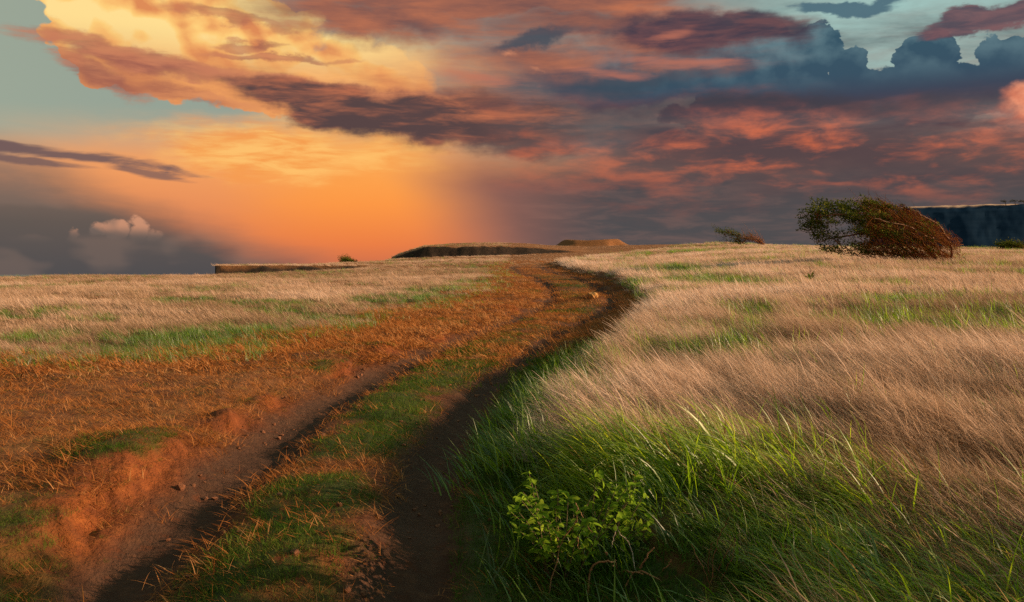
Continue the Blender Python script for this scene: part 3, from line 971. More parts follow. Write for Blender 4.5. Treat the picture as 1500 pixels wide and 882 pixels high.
def build_grass():
    # ---- tall dry grass of both fields
    near = [clump_mesh("dry_clump", MAT_DRY, 64, 0.21, 0.24, 0.58, 0.0052, 0.76, 0.20, 0.6, 400 + k, 4, 0.45, 0.15) for k in range(8)]
    far = [clump_mesh("dry_tuft", MAT_DRY, 40, 0.42, 0.26, 0.50, 0.017, 0.75, 0.2, 0.5, 430 + k, 3, 0.4) for k in range(6)]
    protos = near + far
    X, Y, d = candidates(150000, 3.0, 152, 11, 1.45)
    land = bearing(X, Y)[1] < land_edge(X, Y) + 1.2
    X, Y = X[land], Y[land]
    c = cover(X, Y)
    gp = patches(X, Y)
    gin = inside(X, Y, GREEN_POLY)
    dG = line_distance(X, Y, GREEN_LINE)
    inR, inL = sstep(-0.05, 0.30, c['sR']), sstep(-0.2, 1.2, c['sL'])
    w1, w2 = wind(X, Y)
    green_zone = np.where(gin, 0.55 + 0.45 * sstep(0, 0.5, dG + 0.5 * w1), 0)
    green_zone = green_zone * np.interp(X / np.maximum(Y, 1), [0.22, 0.55], [1, 0.72])
    far_ = sstep(60, 68, bearing(X, Y)[1])
    m = np.maximum(np.maximum(inR * (1 - 0.93 * green_zone), inL), far_)
    m = m * (1 - 0.80 * gp)
    m = m * (0.45 + 0.55 * sstep(-0.45, 0.05, w1)) * (0.35 + 0.65 * sstep(-0.30, 0.10, fbm(X, Y * 1.3, 0.85, 3, 351)))
    # drier brown blades stand scattered on the right of the green
    steep = (height(X, Y + 0.3) - height(X, Y - 0.3)) / 0.6 * (Y > 58)
    keep = RNG.random(len(X)) < m * (1 - sstep(0.2, 0.4, steep))
    X, Y, w1, w2, gp = X[keep], Y[keep], w1[keep], w2[keep], gp[keep]
    sR, sL, r = c['sR'][keep], c['sL'][keep], c['r'][keep]
    n = len(X)
    P = np.stack([X, Y, height(X, Y) - 0.01], 1)
    left = sR < 0
    scl = np.where(left, 0.48, 0.72) * (0.62 + 0.75 * RNG.random(n)) * (1 + 0.45 * w1 + 0.25 * w2 + 0.55 * fbm(X, Y, 1.3, 2, 352))
    scl *= np.where(left, 0.55 + 0.45 * sstep(0, 2.5, sL), 0.6 + 0.4 * sstep(0, 0.8, sR))
    scl *= 1 - 0.35 * sstep(50, 110, r)
    tx, ty = on_ground(1330, 394)
    scl *= 0.35 + 0.65 * sstep(0.75, 1.15, np.hypot((X - tx) / 3.4, (Y - ty) / 2.6))
    tint = np.clip(0.52 + 0.62 * w2 + 0.30 * w1 + 0.40 * fbm(X, Y, 22.0, 2, 353) + 0.12 * RNG.normal(size=n) - 0.30 * gp - 0.32 * left + np.where(left, 0, np.interp(X / np.maximum(Y, 1), [0.05, 0.2, 0.5], [0.16, 0.05, -0.16])), 0, 1)
    idx = np.where(r < 17 + 4 * RNG.random(n), RNG.integers(0, 8, n), 8 + RNG.integers(0, 6, n))
    scatter("dry_grass", protos, P, 0.35 * RNG.normal(size=n), 0.14 * RNG.normal(size=n) - 0.22 * w1, scl, tint, idx,
            "tall straw coloured grass blown to the left over both fields")
    print("dry", n)

    # ---- green blades inside the dry fields
    pg = [clump_mesh("green_tuft", MAT_GREEN, 30, 0.22, 0.14, 0.34, 0.010, 0.5, 0.25, 0.7, 500 + k, 3, 0.6) for k in range(5)]
    X, Y, d = candidates(70000, 4.0, 130, 13, 1.5)
    land = bearing(X, Y)[1] < land_edge(X, Y)
    X, Y = X[land], Y[land]
    c = cover(X, Y)
    gp = patches(X, Y)
    inn = np.maximum(sstep(-0.1, 0.2, c['sR']), sstep(-0.8, 0.4, c['sL']))
    fringe = np.maximum((1 - sstep(0.2, 1.0, c['sR'])) * sstep(-0.5, 0.0, c['sR']) * 0.8 * (1 - sstep(11, 17, c['r'])), 0)
    fl = (1 - sstep(0.5, 2.0, np.abs(c['sL'] - 0.3))) * 0.30 * sstep(10, 16, c['r'])
    w1, w2 = wind(X, Y)
    m = np.maximum.reduce([inn * gp * 0.62, fringe, fl * inn, inn * (0.035 + 0.25 * sstep(0.0, 0.4, -w2))])
    m[inside(X, Y, GREEN_POLY)] *= 0.3
    k = RNG.random(len(X)) < m
    X, Y, sR, w1 = X[k], Y[k], c['sR'][k], w1[k]
    n = len(X)
    r = np.hypot(X, Y)
    scl = np.where(sR > -0.5, 1.05, 0.62) * (0.75 + 0.5 * RNG.random(n)) * (1 + 0.25 * sstep(25, 60, r))
    scatter("meadow_grass", pg, np.stack([X, Y, height(X, Y) - 0.01], 1), 0.5 * RNG.normal(size=n), 0.2 * RNG.normal(size=n), scl,
            np.clip(0.16 + 0.3 * w1 + 0.2 * RNG.normal(size=n), 0, 1), RNG.integers(0, 5, n), "green grass growing in patches through the dry fields")
    print("meadow", n)

    # ---- tall lush green grass, lower right
    pl = [clump_mesh("lush_clump", MAT_GREEN, 22, 0.22, 0.36, 0.80, 0.0165, 0.62, 0.28, 1.25, 520 + k, 7, 0.55, 0.0) for k in range(8)]
    pl += [clump_mesh("long_blade_clump", MAT_GREEN, 10, 0.25, 0.50, 0.92, 0.024, 0.58, 0.20, 1.5, 530 + k, 8, 0.5, 0.0) for k in range(4)]
    pb = [clump_mesh("ripe_clump", MAT_DRY_TIP, 16, 0.24, 0.38, 0.66, 0.0055, 0.62, 0.18, 0.6, 540 + k, 5, 0.4, 0.3) for k in range(4)]
    X, Y, d = candidates(6600, 2.2, 10.5, 20, 1, -12, 52)
    c = cover(X, Y)
    dG = line_distance(X, Y, GREEN_LINE)
    gin = inside(X, Y, GREEN_POLY)
    w1, w2 = wind(X, Y)
    m = np.where(gin, 1.0, 0.55 * (1 - sstep(0.0, 0.9, dG + 0.6 * w1))) * sstep(0.0, 0.45, c['sR'])
    k = RNG.random(len(X)) < m
    X, Y, sR, dG, gin, w1 = X[k], Y[k], c['sR'][k], dG[k], gin[k], w1[k]
    n = len(X)
    scl = (0.72 + 0.4 * RNG.random(n)) * (0.45 + 0.55 * sstep(0, 0.9, sR)) * (1 + 0.2 * w1)
    scl *= 1 - 0.40 * sstep(5.5, 4.4, Y)
    ds = np.hypot(X - SHRUB[0], Y - SHRUB[1])
    scl *= 1 - 0.6 * np.exp(-(np.hypot((X - SHRUB[0] - 0.7) / 1.1, (Y - SHRUB[1] - 0.1) / 0.5)) ** 2)
    scl *= 0.35 + 0.65 * sstep(0.12, 0.36, ds)
    ax_, ay_ = ground_hit(925, 864)
    scl *= 0.30 + 0.70 * sstep(0.25, 0.6, np.hypot((X - ax_) / 1.3, Y - ay_ + 0.05))
    ripe = RNG.random(n) < np.interp(X / np.maximum(Y, 1), [0.1, 0.25, 0.5], [0.02, 0.12, 0.55])
    scl *= np.where(gin, 1, 0.7)
    idx = np.where(ripe, 12 + RNG.integers(0, 4, n), RNG.integers(0, np.where(gin, 12, 8), n))
    scatter("lush_grass", pl + pb, np.stack([X, Y, height(X, Y) - 0.02], 1), 0.35 * RNG.normal(size=n), 0.15 * RNG.normal(size=n) - 0.15 * w1, scl,
            np.clip(0.70 + 0.35 * w1 + 0.2 * RNG.normal(size=n), 0, 1), idx, "long bright green grass bent over beside the right wheel rut")
    print("lush", n)

    # ---- short turf of the track
    pt = [clump_mesh("turf_tuft", MAT_TURF, 60, 0.14, 0.03, 0.085, 0.0038, 0.75, 0.45, 0.8, 560 + k, 2, 1.6) for k in range(6)]
    pt2 = [clump_mesh("turf_patch", MAT_TURF, 54, 0.32, 0.03, 0.085, 0.010, 0.7, 0.4, 0.7, 570 + k, 2, 1.6) for k in range(4)]
    X, Y, d = candidates(170000, 2.6, 60, 7, 1.3)
    c = cover(X, Y)
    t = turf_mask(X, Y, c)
    m = np.maximum(t, 0.10 * sstep(0.3, 0.6, np.minimum(c['dA'], c['dB'])) * (c['sR'] < 0.3) * (c['sL'] < 0.5))
    k = RNG.random(len(X)) < m * 0.95
    X, Y, r, t = X[k], Y[k], c['r'][k], t[k]
    n = len(X)
    n1 = fbm(X, Y, 0.8, 3, 611)
    sh_ = (~c['trk'][k]) & (c['dB'][k] < c['dA'][k])
    scl = (0.45 + 0.7 * RNG.random(n)) * (0.5 + 0.5 * t) * (1 + 0.5 * n1) * np.where(sh_, 1.0 + 0.9 * sstep(0.4, 1.0, c['dB'][k]), 1.0)
    idx = np.where(r < 11 + 3 * RNG.random(n), RNG.integers(0, 6, n), 6 + RNG.integers(0, 4, n))
    tint = np.clip(0.44 + 0.6 * n1 + 0.5 * fbm(X, Y, 2.2, 2, 613) + 0.12 * RNG.normal(size=n) + 0.35 * (t < 0.5), 0, 1)
    scatter("turf", pt + pt2, np.stack([X, Y, height(X, Y)], 1), RNG.random(n) * 6.28, 0.1 * RNG.normal(size=n), scl, tint, idx,
            "short green turf on the hump and edges of the rutted track")
    print("turf", n)

    # ---- straw litter on the worn red ground
    ps = [clump_mesh("straw_tuft", MAT_STRAW, 30, 0.17, 0.04, 0.14, 0.0042, 1.22, 0.22, 0.35, 590 + k, 3, 1.5) for k in range(6)]
    ps2 = [clump_mesh("straw_patch", MAT_STRAW, 34, 0.36, 0.06, 0.16, 0.012, 1.15, 0.22, 0.4, 597 + k, 2, 1.4) for k in range(4)]
    X, Y, d = candidates(170000, 2.6, 75, 7.5, 1.35)
    c = cover(X, Y)
    dmin = np.minimum(c['dA'], c['dB'])
    n1 = fbm(X, Y, 0.9, 4, 701)
    n2 = fbm(X, Y, 3.0, 3, 711)
    worn = sstep(0.24, 0.46, dmin - 0.32 * bank_cut(X, Y) ** 1.5 * (~c['trk'])) * (c['sR'] < 0.0) * (c['sL'] < 1.2)
    m = worn * sstep(-0.55, 0.05, n1 + 0.6 * n2) * np.where(c['trk'], 0.85, 0.95)
    m = np.maximum(m, 0.05 * (c['sR'] < 0.2) * (c['sL'] < 0.5) * sstep(0.15, 0.4, dmin))
    m *= 1 - 0.8 * turf_mask(X, Y, c)
    k = RNG.random(len(X)) < m
    X, Y, r = X[k], Y[k], c['r'][k]
    n = len(X)
    idx = np.where(r < 12 + 3 * RNG.random(n), RNG.integers(0, 6, n), 6 + RNG.integers(0, 4, n))
    n2 = fbm(X, Y, 3.0, 3, 711)
    scatter("straw_litter", ps + ps2, np.stack([X, Y, height(X, Y) + 0.005], 1), 0.5 * RNG.normal(size=n), 0.1 * RNG.normal(size=n),
            0.6 + 0.8 * RNG.random(n), np.clip(0.36 + 0.5 * n2 + 0.25 * RNG.normal(size=n), 0, 1), idx, "dry straw lying over the worn red earth")
    print("straw", n)


MAT_DRY_TIP = blade_material("ripe_grass_stems", [(0.0, (0.09, 0.06, 0.02)), (0.5, (0.26, 0.14, 0.05)), (1.0, (0.42, 0.28, 0.13))], 0.3)
build_grass()


# ------------------------------------------------------------------ woody plants
def bark_material(name, a, b):
    m, T = material(name)
    n = T.noise(T.node('ShaderNodeTexCoord').outputs['Object'], 14, 5, 0.6)
    p = T.node('ShaderNodeBsdfPrincipled')
    T.put(p.inputs['Base Color'], T.ramp(n, [(0.3, a), (0.7, b)]))
    p.inputs['Roughness'].default_value = 0.9
    bp = T.node('ShaderNodeBump')
    bp.inputs['Distance'].default_value = 0.01
    T.put(bp.inputs['Height'], n)
    T.put(p.inputs['Normal'], bp.outputs[0])
    finish(T, p.outputs[0])
    return m


def leaf_material(name, stops, trans=0.3):
    m, T = material(name)
    v = T.node('ShaderNodeAttribute', attribute_name="shade").outputs['Fac']
    c = T.ramp(v, stops)
    d = T.node('ShaderNodeBsdfDiffuse')
    t = T.node('ShaderNodeBsdfTranslucent')
    T.put(d.inputs[0], c)
    T.put(t.inputs[0], c)
    s = T.node('ShaderNodeMixShader')
    s.inputs[0].default_value = trans
    T.nt.links.new(d.outputs[0], s.inputs[1])
    T.nt.links.new(t.outputs[0], s.inputs[2])
    finish(T, s.outputs[0])
    return m


BARK = bark_material("thorn_bark", (0.10, 0.05, 0.028), (0.28, 0.14, 0.075))
TWIG = leaf_material("bare_twigs", [(0, (0.09, 0.035, 0.014)), (0.6, (0.28, 0.11, 0.036)), (1, (0.42, 0.21, 0.09))], 0.0)
LEAF = leaf_material("thorn_leaves", [(0, (0.020, 0.036, 0.006)), (0.6, (0.080, 0.105, 0.016)), (1, (0.18, 0.17, 0.03))], 0.35)
LEAF_DRY = leaf_material("rusty_leaves", [(0, (0.08, 0.035, 0.010)), (1, (0.30, 0.135, 0.035))], 0.3)
CLIFF_LEAF = leaf_material("distant_leaves", [(0, (0.03, 0.035, 0.015)), (1, (0.09, 0.075, 0.03))], 0.2)


def tube(verts, faces, pts, r0, r1, sides=6):
    pts = [Vector(p) for p in pts]
    n = len(pts)
    ref = Vector((0.31, 0.9, 0.2))
    s0 = len(verts)
    for i, p in enumerate(pts):
        d = (pts[min(i + 1, n - 1)] - pts[max(i - 1, 0)]).normalized()
        a = d.cross(ref).normalized()
        b = d.cross(a)
        r = r0 + (r1 - r0) * i / (n - 1)
        for k in range(sides):
            t = 2 * math.pi * k / sides
            verts.append(tuple(p + (a * math.cos(t) + b * math.sin(t)) * r))
    for i in range(n - 1):
        for k in range(sides):
            k2 = (k + 1) % sides
            faces.append((s0 + i * sides + k, s0 + i * sides + k2, s0 + (i + 1) * sides + k2, s0 + (i + 1) * sides + k))
    faces.append(tuple(s0 + (n - 1) * sides + k for k in range(sides)))


def curve_pts(ctrl, n):
    c = np.array(ctrl, float)
    for _ in range(3):
        q = [c[0]]
        for a, b in zip(c[:-1], c[1:]):
            q += [a * 0.75 + b * 0.25, a * 0.25 + b * 0.75]
        q.append(c[-1])
        c = np.array(q)
    i = np.linspace(0, len(c) - 1, n)
    return np.stack([np.interp(i, np.arange(len(c)), c[:, k]) for k in range(c.shape[1])], 1)


def leaf_quads(verts, faces, shade, g, p, d, count, length, size, spread):
    """a spray: leaflets along a twig that starts at p and runs along d"""
    d = d / np.linalg.norm(d)
    for k in range(count):
        f = g.random()
        c = p + d * length * f + g.normal(size=3) * spread
        u = d + g.normal(size=3) * 0.7
        u /= np.linalg.norm(u)
        w = np.cross(u, g.normal(size=3))
        w /= np.linalg.norm(w) + 1e-9
        s = size * (0.6 + 0.8 * g.random())
        i = len(verts)
        verts += [tuple(c), tuple(c + u * s * 0.5 + w * s * 0.24), tuple(c + u * s), tuple(c + u * s * 0.5 - w * s * 0.24)]
        faces.append((i, i + 1, i + 2, i + 3))
        shade += [g.random()] * 4


def wind_tree(name, label, cat, px0, py0, Y, outline, holes, limbs, n_spray, leaf, depth, green_to, twig_from, n_twig, seed, group=None, twig_r=0.006, stray=0.12, unit=None, vs=1.0):
    g = np.random.default_rng(seed)
    s = Y / F
    x0 = (px0 - 750) * s
    root = bpy.data.objects.new(name, None)
    COL.objects.link(root)
    root.location = (x0, Y, zat(x0, Y) - 0.05)
    tag(root, label, cat, group)
    loc = lambda px, py: ((px - px0) * s, (py0 - py) * s * vs)
    U = unit or s / 0.03
    # limbs
    paths = []
    for k, (r0, off, ctrl) in enumerate(limbs):
        pts = []
        for i, (a, b) in enumerate(ctrl):
            lx, lz = loc(a, b)
            f = i / (len(ctrl) - 1)
            pts.append((lx, off * (0.25 + 0.9 * f) + g.normal() * 0.05 * f, lz))
        pts = curve_pts(pts, 18)
        pts[1:] += g.normal(size=(17, 3)) * 0.03 * U
        v, f = [], []
        tube(v, f, pts, r0, r0 * 0.22, 7)
        link('trunk' if k < 2 else 'limb', new_mesh('limb', v, f, [BARK], True), root)
        paths.append(pts)
    poly = [loc(*p) for p in outline]
    hs = [[loc(*p) for p in h] for h in holes]
    xs, zs = [p[0] for p in poly], [p[1] for p in poly]

    def sample(n):
        X = g.uniform(min(xs), max(xs), n * 4)
        Z = g.uniform(min(zs), max(zs), n * 4)
        ok = inside(X, Z, poly)
        for h in hs:
            ok &= ~inside(X, Z, h)
        X, Z = X[ok][:n], Z[ok][:n]
        pl = np.array(poly + [poly[0]])
        dd = line_distance(X, Z, pl)
        Yy = g.uniform(-1, 1, len(X)) * depth * np.sqrt(np.clip(dd / (0.55 * U), 0.04, 1))
        return X, Yy, Z
    allp = np.concatenate(paths)
    xg, xt = loc(green_to, 0)[0], loc(twig_from, 0)[0]
    v1, f1, s1, v2, f2, s2, vt, ft, stw = [], [], [], [], [], [], [], [], []
    X, Yy, Z = sample(max(20, n_spray // 7))
    t_ = g.normal(size=(7, len(X))) * 0.30 * U
    jit = g.normal(size=(7, len(X), 3)) * 0.06 * U
    jit[:, :, 0] -= t_
    jit[:, :, 2] += 0.30 * t_
    X, Yy, Z = (np.concatenate([q + jit[i][:, a] * (1, 1.6, 1)[a] for i in range(7)]) for a, q in ((0, X), (1, Yy), (2, Z)))
    inn = inside(X, Z, poly)
    for h in hs:
        inn &= ~inside(X, Z, h)
    inn |= g.random(len(X)) < stray
    X, Yy, Z = X[inn], Yy[inn], Z[inn]
    Z = np.maximum(Z, -0.02)
    for x, y, z in zip(X, Yy, Z):
        p = np.array([x, y, z])
        d = np.array([-1.0, g.normal() * 0.35, 0.30 + g.normal() * 0.22])
        prob = 1.0 if x < xg else max(0.14, 1 - (x - xg) / (max(xs) - xg) * 1.1)
        # a twig that reaches toward the nearest limb keeps the spray attached
        q = allp[np.argmin(((allp - p) ** 2).sum(1) + 4 * np.maximum(0, p[0] - allp[:, 0]) ** 2)]
        if g.random() < 0.40:
            mid = (p * 0.55 + q * 0.45) + np.array([0, 0, 0.10 * U])
            n0 = len(vt)
            tube(vt, ft, [q, mid, p], twig_r * 1.6, twig_r * 0.7, 3)
            stw += [g.random() * 0.5] * (len(vt) - n0)
        if g.random() < prob:
            leaf_quads(v1, f1, s1, g, p, d, int(16 + 12 * g.random()), 0.50 * U, leaf, 0.04 * U)
        elif g.random() < 0.6:
            leaf_quads(v2, f2, s2, g, p, d, 14, 0.35 * U, leaf * 0.8, 0.055 * U)
    X, Yy, Z = sample(n_twig * 2)
    cnt = 0
    for x, y, z in zip(X, Yy, Z):
        if x < xt or cnt > n_twig:
            continue
        cnt += 1
        L = (0.25 + 0.4 * g.random()) * U
        d = np.array([-0.75 + g.normal() * 0.35, g.normal() * 0.35, 0.65 + g.normal() * 0.3])
        p = np.array([x, y, z - 0.1 * U])
        n0 = len(vt)
        tube(vt, ft, [p, p + d * L * 0.5 + np.array([0.03, 0, 0.02]), p + d * L], twig_r * 1.3, twig_r * 0.5, 3)
        stw += [0.35 + 0.65 * g.random()] * (len(vt) - n0)
    for nm, v, f, sh, m in (('foliage', v1, f1, s1, LEAF), ('dry_foliage', v2, f2, s2, LEAF_DRY), ('twigs', vt, ft, stw, TWIG)):
        if v:
            me = new_mesh(nm, v, f, [m])
            set_attr(me, "shade", sh)
            o = link(nm, me, root)
            o['kind'] = 'stuff'
    return root


TREE_Y = on_ground(1340, 395)[1]
wind_tree('wind_bent_tree', 'large dark wind bent tree in the dry field, bare red twigs on its right side', 'tree',
          1340, 395, TREE_Y,
          [(1178, 324), (1194, 308), (1212, 297), (1232, 299), (1256, 302), (1278, 299), (1302, 303), (1330, 311), (1360, 325), (1378, 338), (1392, 352), (1408, 354),
           (1402, 381), (1372, 392), (1330, 390), (1300, 386), (1258, 382), (1212, 377), (1218, 369), (1190, 369), (1200, 358), (1198, 346), (1184, 340), (1176, 334), (1196, 328)],
          [[(1214, 345), (1226, 337), (1240, 331), (1258, 330), (1257, 341), (1246, 344), (1236, 347), (1222, 352)],
           [(1236, 359), (1250, 354), (1266, 351), (1285, 352), (1292, 359), (1276, 361), (1262, 364), (1244, 363)],
           [(1216, 362), (1236, 366), (1250, 369), (1238, 371), (1222, 367)]],
          [(0.101, 0.3, [(1386, 396), (1376, 362), (1350, 338), (1312, 322), (1265, 311), (1215, 303)]),
           (0.115, -0.3, [(1372, 396), (1352, 362), (1322, 341), (1285, 328), (1240, 317), (1192, 320)]),
           (0.081, 0.9, [(1374, 396), (1338, 368), (1300, 350), (1270, 346), (1236, 352), (1206, 360)]),
           (0.068, -0.9, [(1362, 396), (1330, 377), (1290, 371), (1250, 374), (1222, 374)]),
           (0.068, -0.6, [(1392, 396), (1388, 362), (1370, 338), (1348, 324), (1322, 312)]),
           (0.061, 0.8, [(1352, 396), (1325, 366), (1290, 340), (1255, 322), (1210, 312)]),
           (0.061, -1.1, [(1380, 396), (1366, 366), (1340, 346), (1300, 334), (1262, 328)]),
           (0.035, 0.1, [(1388, 396), (1396, 372), (1402, 358)])],
          1350, 0.095, 1.25, 1262, 1262, 2600, 5, None, 0.008, 0.06, None, 0.95)

wind_tree('wind_bent_tree', 'small wind bent tree alone on the skyline left of the large tree', 'tree', 1083, 357, 113,
          [(1059, 338), (1064, 336), (1072, 336), (1080, 339), (1088, 344), (1096, 346), (1104, 344), (1112, 348), (1121, 352), (1122, 357), (1116, 356), (1108, 351), (1098, 350),
           (1092, 352), (1093, 357), (1062, 357), (1060, 355), (1078, 353), (1078, 348), (1066, 346), (1060, 344)],
          [], [(0.16, 0.3, [(1084, 358), (1083, 350), (1078, 343), (1068, 339)]), (0.12, -0.4, [(1084, 358), (1090, 350), (1104, 347), (1118, 352)]),
               (0.08, 0.5, [(1083, 358), (1076, 348), (1064, 343)])],
          150, 0.14, 0.9, 1095, 1090, 200, 6, None, 0.016)

def beside():
    """bent tree added out of view on the right to throw broken shade over the near ground"""
    y = 3.9
    s = y / F
    px0, py0 = 750 + 9.6 / s, 800
    q = lambda mx, mz: (px0 + mx / s, py0 - mz / s)
    wind_tree('wind_bent_tree', 'sparse wind bent tree added out of view on the right to shade the near ground', 'tree', px0, py0, y,
              [q(-3.6, 2.5), q(-2.2, 3.7), q(0.2, 3.9), (q(2.0, 2.8)), q(2.3, 1.3), q(1.0, 0.8), q(-1.0, 1.1), q(-2.6, 1.5)], [],
              [(0.11, 0.2, [q(1.6, -0.1), q(1.2, 1.0), q(-0.4, 2.3), q(-2.6, 3.0)]), (0.09, -0.4, [q(1.7, -0.1), q(1.5, 1.3), q(0.4, 2.6), q(-1.2, 3.4)]),
               (0.07, 0.5, [q(1.5, -0.1), q(0.6, 0.9), q(-0.8, 1.5), q(-2.4, 2.0)])],
              190, 0.10, 0.85, px0 + 0.6 / s, px0 + 0.6 / s, 160, 9, None, 0.008, 0.05, 1.0)


beside()
wind_tree('low_bush', 'low brown green bush on the field edge at the far right, under the blue cliff', 'bush', 1485, 364, 88,
          [(1470, 357), (1478, 354), (1490, 355), (1502, 357), (1512, 360), (1514, 365), (1470, 365)], [],
          [(0.05, 0.2, [(1486, 365), (1480, 358)]), (0.05, -0.2, [(1488, 365), (1500, 360)])], 260, 0.14, 0.9, 1490, 1484, 40, 7, None, 0.012, 0.02)
wind_tree('low_bush', 'small dark round bush on the orange skyline between the two left headlands', 'bush', 517, 382, 84,
          [(509, 383), (512, 380), (516, 378), (521, 378.5), (525, 381), (526, 384), (509, 384)], [],
          [(0.05, 0.2, [(516, 384), (515, 380)]), (0.05, -0.2, [(518, 384), (522, 380)])], 420, 0.10, 0.4, 540, 535, 20, 8, None, 0.012, 0.0)


def cliff_trees():
    """tiny flat topped trees along the rim of the far tableland"""
    g = np.random.default_rng(90)
    spec = [(1294, 0.92, 'tiny tree on the cliff rim, leftmost, just right of the large tree'),
            (1322, 0.8, 'tiny tree on the cliff rim, second from the left'),
            (1470, 1.0, 'tiny tree on the cliff rim, first of the three near the right edge'),
            (1484, 1.15, 'wide tree on the cliff rim, middle of the three near the right edge'),
            (1497, 1.0, 'tiny tree on the cliff rim, last at the right edge')]
    for px, sc, label in spec:
        yy = PLATEAU_Y + 62
        root = bpy.data.objects.new('rim_tree', None)
        COL.objects.link(root)
        zz = 98.0 * float(np.interp(px, [1262, 1300, 1345, 1385, 1430, 1500], [0.98, 1.005, 1.03, 1.04, 1.06, 1.065]))
        root.location = ((px - 750) / F * yy, yy, zz)
        tag(root, label, 'tree', 'trees along the rim of the far cliff')
        v, f = [], []
        tube(v, f, [(1.5, 0, -3), (0.5, 0, 1.5), (-1, 0, 3.2 * sc)], 0.5, 0.2, 5)
        tube(v, f, [(0.5, 0, 1.5), (2.2, 0.3, 3.0 * sc)], 0.3, 0.15, 5)
        link('trunk', new_mesh('trunk', v, f, [BARK]), root)
        v, f, sh = [], [], []
        for _ in range(26):
            p = np.array([g.uniform(-5.5, 3.6) * sc, g.uniform(-2.5, 2.5), (3.4 + g.normal() * 0.55) * sc])
            leaf_quads(v, f, sh, g, p, np.array([-1, g.normal() * .4, g.normal() * .2]), 9, 2.4, 1.0, 0.45)
        me = new_mesh('foliage', v, f, [CLIFF_LEAF])
        set_attr(me, "shade", sh)
        link('foliage', me, root)['kind'] = 'stuff'


cliff_trees()


# ------------------------------------------------------------------ leafy shrub in the grass, dry stems


def leaf_mesh(name, mat, L, W, fold, curl, seed):
    g = np.random.default_rng(seed)
    v, f = [], []
    n = 5
    for k in range(n + 1):
        t = k / n
        w = W * 0.5 * (math.sin(math.pi * min(1, t * 0.92 + 0.06)) ** 0.8) if k < n else 0
        z = -curl * t * t
        y = L * t
        v += [(-w, y, z + fold * w), (0, y, z), (w, y, z + fold * w)]
    for k in range(n):
        a = 3 * k
        f += [(a, a + 1, a + 4, a + 3), (a + 1, a + 2, a + 5, a + 4)]
    me = new_mesh(name, v, f, [mat], True)
    set_attr(me, "shade", [min(1, max(0, g.random()))] * len(v))
    return me


def build_shrub():
    g = np.random.default_rng(77)
    m = leaf_material("shrub_leaves", [(0, (0.09, 0.17, 0.014)), (0.5, (0.19, 0.31, 0.022)), (1, (0.30, 0.40, 0.035))], 0.5)
    stem_m = bark_material("shrub_stems", (0.05, 0.045, 0.015), (0.16, 0.09, 0.04))
    leaves = [leaf_mesh('leaf', m, 0.040 + 0.005 * k, 0.029, 0.25 + 0.06 * (k % 3), 0.010 + 0.004 * (k % 4), 60 + k) for k in range(6)]
    root = bpy.data.objects.new('leafy_shrub', None)
    COL.objects.link(root)
    x0, y0 = SHRUB
    root.location = (x0, y0, zat(x0, y0))
    tag(root, 'low leafy shrub with small round yellow green leaves at the edge of the tall grass', 'shrub')
    nl = 0
    rv, rf, rs = [], [], []
    for k in range(58):
        a = g.uniform(0, 6.283)
        q = math.sqrt(g.random())
        b = np.array([0.26 * math.cos(a) * q, 0.20 * math.sin(a) * q + 0.08, -0.03])
        L = g.uniform(0.26, 0.57)
        az = a + g.normal() * 0.7
        out = g.uniform(0.2, 0.75)
        tip = b + np.array([math.cos(az) * out * L * 0.95 + 0.03, math.sin(az) * out * L * 0.8 - 0.02, L * math.sqrt(1 - out * out * 0.8)])
        mid = (b + tip) / 2 + np.array([0, 0, 0.10 * L]) - 0.1 * (tip - b) * np.array([1, 1, 0])
        pts = curve_pts([b, mid, tip], 14)
        v, f = [], []
        tube(v, f, pts, 0.0042, 0.0016, 5)
        link('stem', new_mesh('stem', v, f, [stem_m], True), root)
        for i in range(4, 14):
            p = pts[i]
            d = pts[min(i + 1, 13)] - pts[i - 1]
            front = p[1] < 0.16 or p[2] > 0.33
            for side in (-1, 1):
                if g.random() < 0.22:
                    continue
                yaw = math.atan2(d[1], d[0]) + side * g.uniform(0.5, 1.5)
                rot = Euler((g.normal(0.25, 0.5), g.normal(0, 0.45), yaw - math.pi / 2))
                sc = g.uniform(0.7, 1.15)
                lm = leaves[int(g.integers(0, 6))]
                if front and nl < 298 and g.random() < 0.75:
                    o = link('leaf', lm, root)
                    o.location, o.rotation_euler, o.scale = p, rot, (sc, sc, sc)
                    nl += 1
                else:
                    M = Matrix.LocRotScale(Vector(p), rot, Vector((sc, sc, sc)))
                    n0 = len(rv)
                    rv += [tuple(M @ w.co) for w in lm.vertices]
                    rf += [tuple(n0 + x for x in pl.vertices) for pl in lm.polygons]
                    rs += [g.random() * 0.8] * len(lm.vertices)
    me = new_mesh('foliage', rv, rf, [m], True)
    set_attr(me, "shade", rs)
    link('foliage', me, root)['kind'] = 'stuff'
    return root


build_shrub()
STEM_M = bark_material("dead_stem", (0.20, 0.085, 0.03), (0.42, 0.22, 0.10))
STEM_P = bark_material("pale_stem", (0.30, 0.22, 0.16), (0.50, 0.40, 0.30))
STEM_R = bark_material("red_stem", (0.16, 0.05, 0.02), (0.32, 0.12, 0.05))


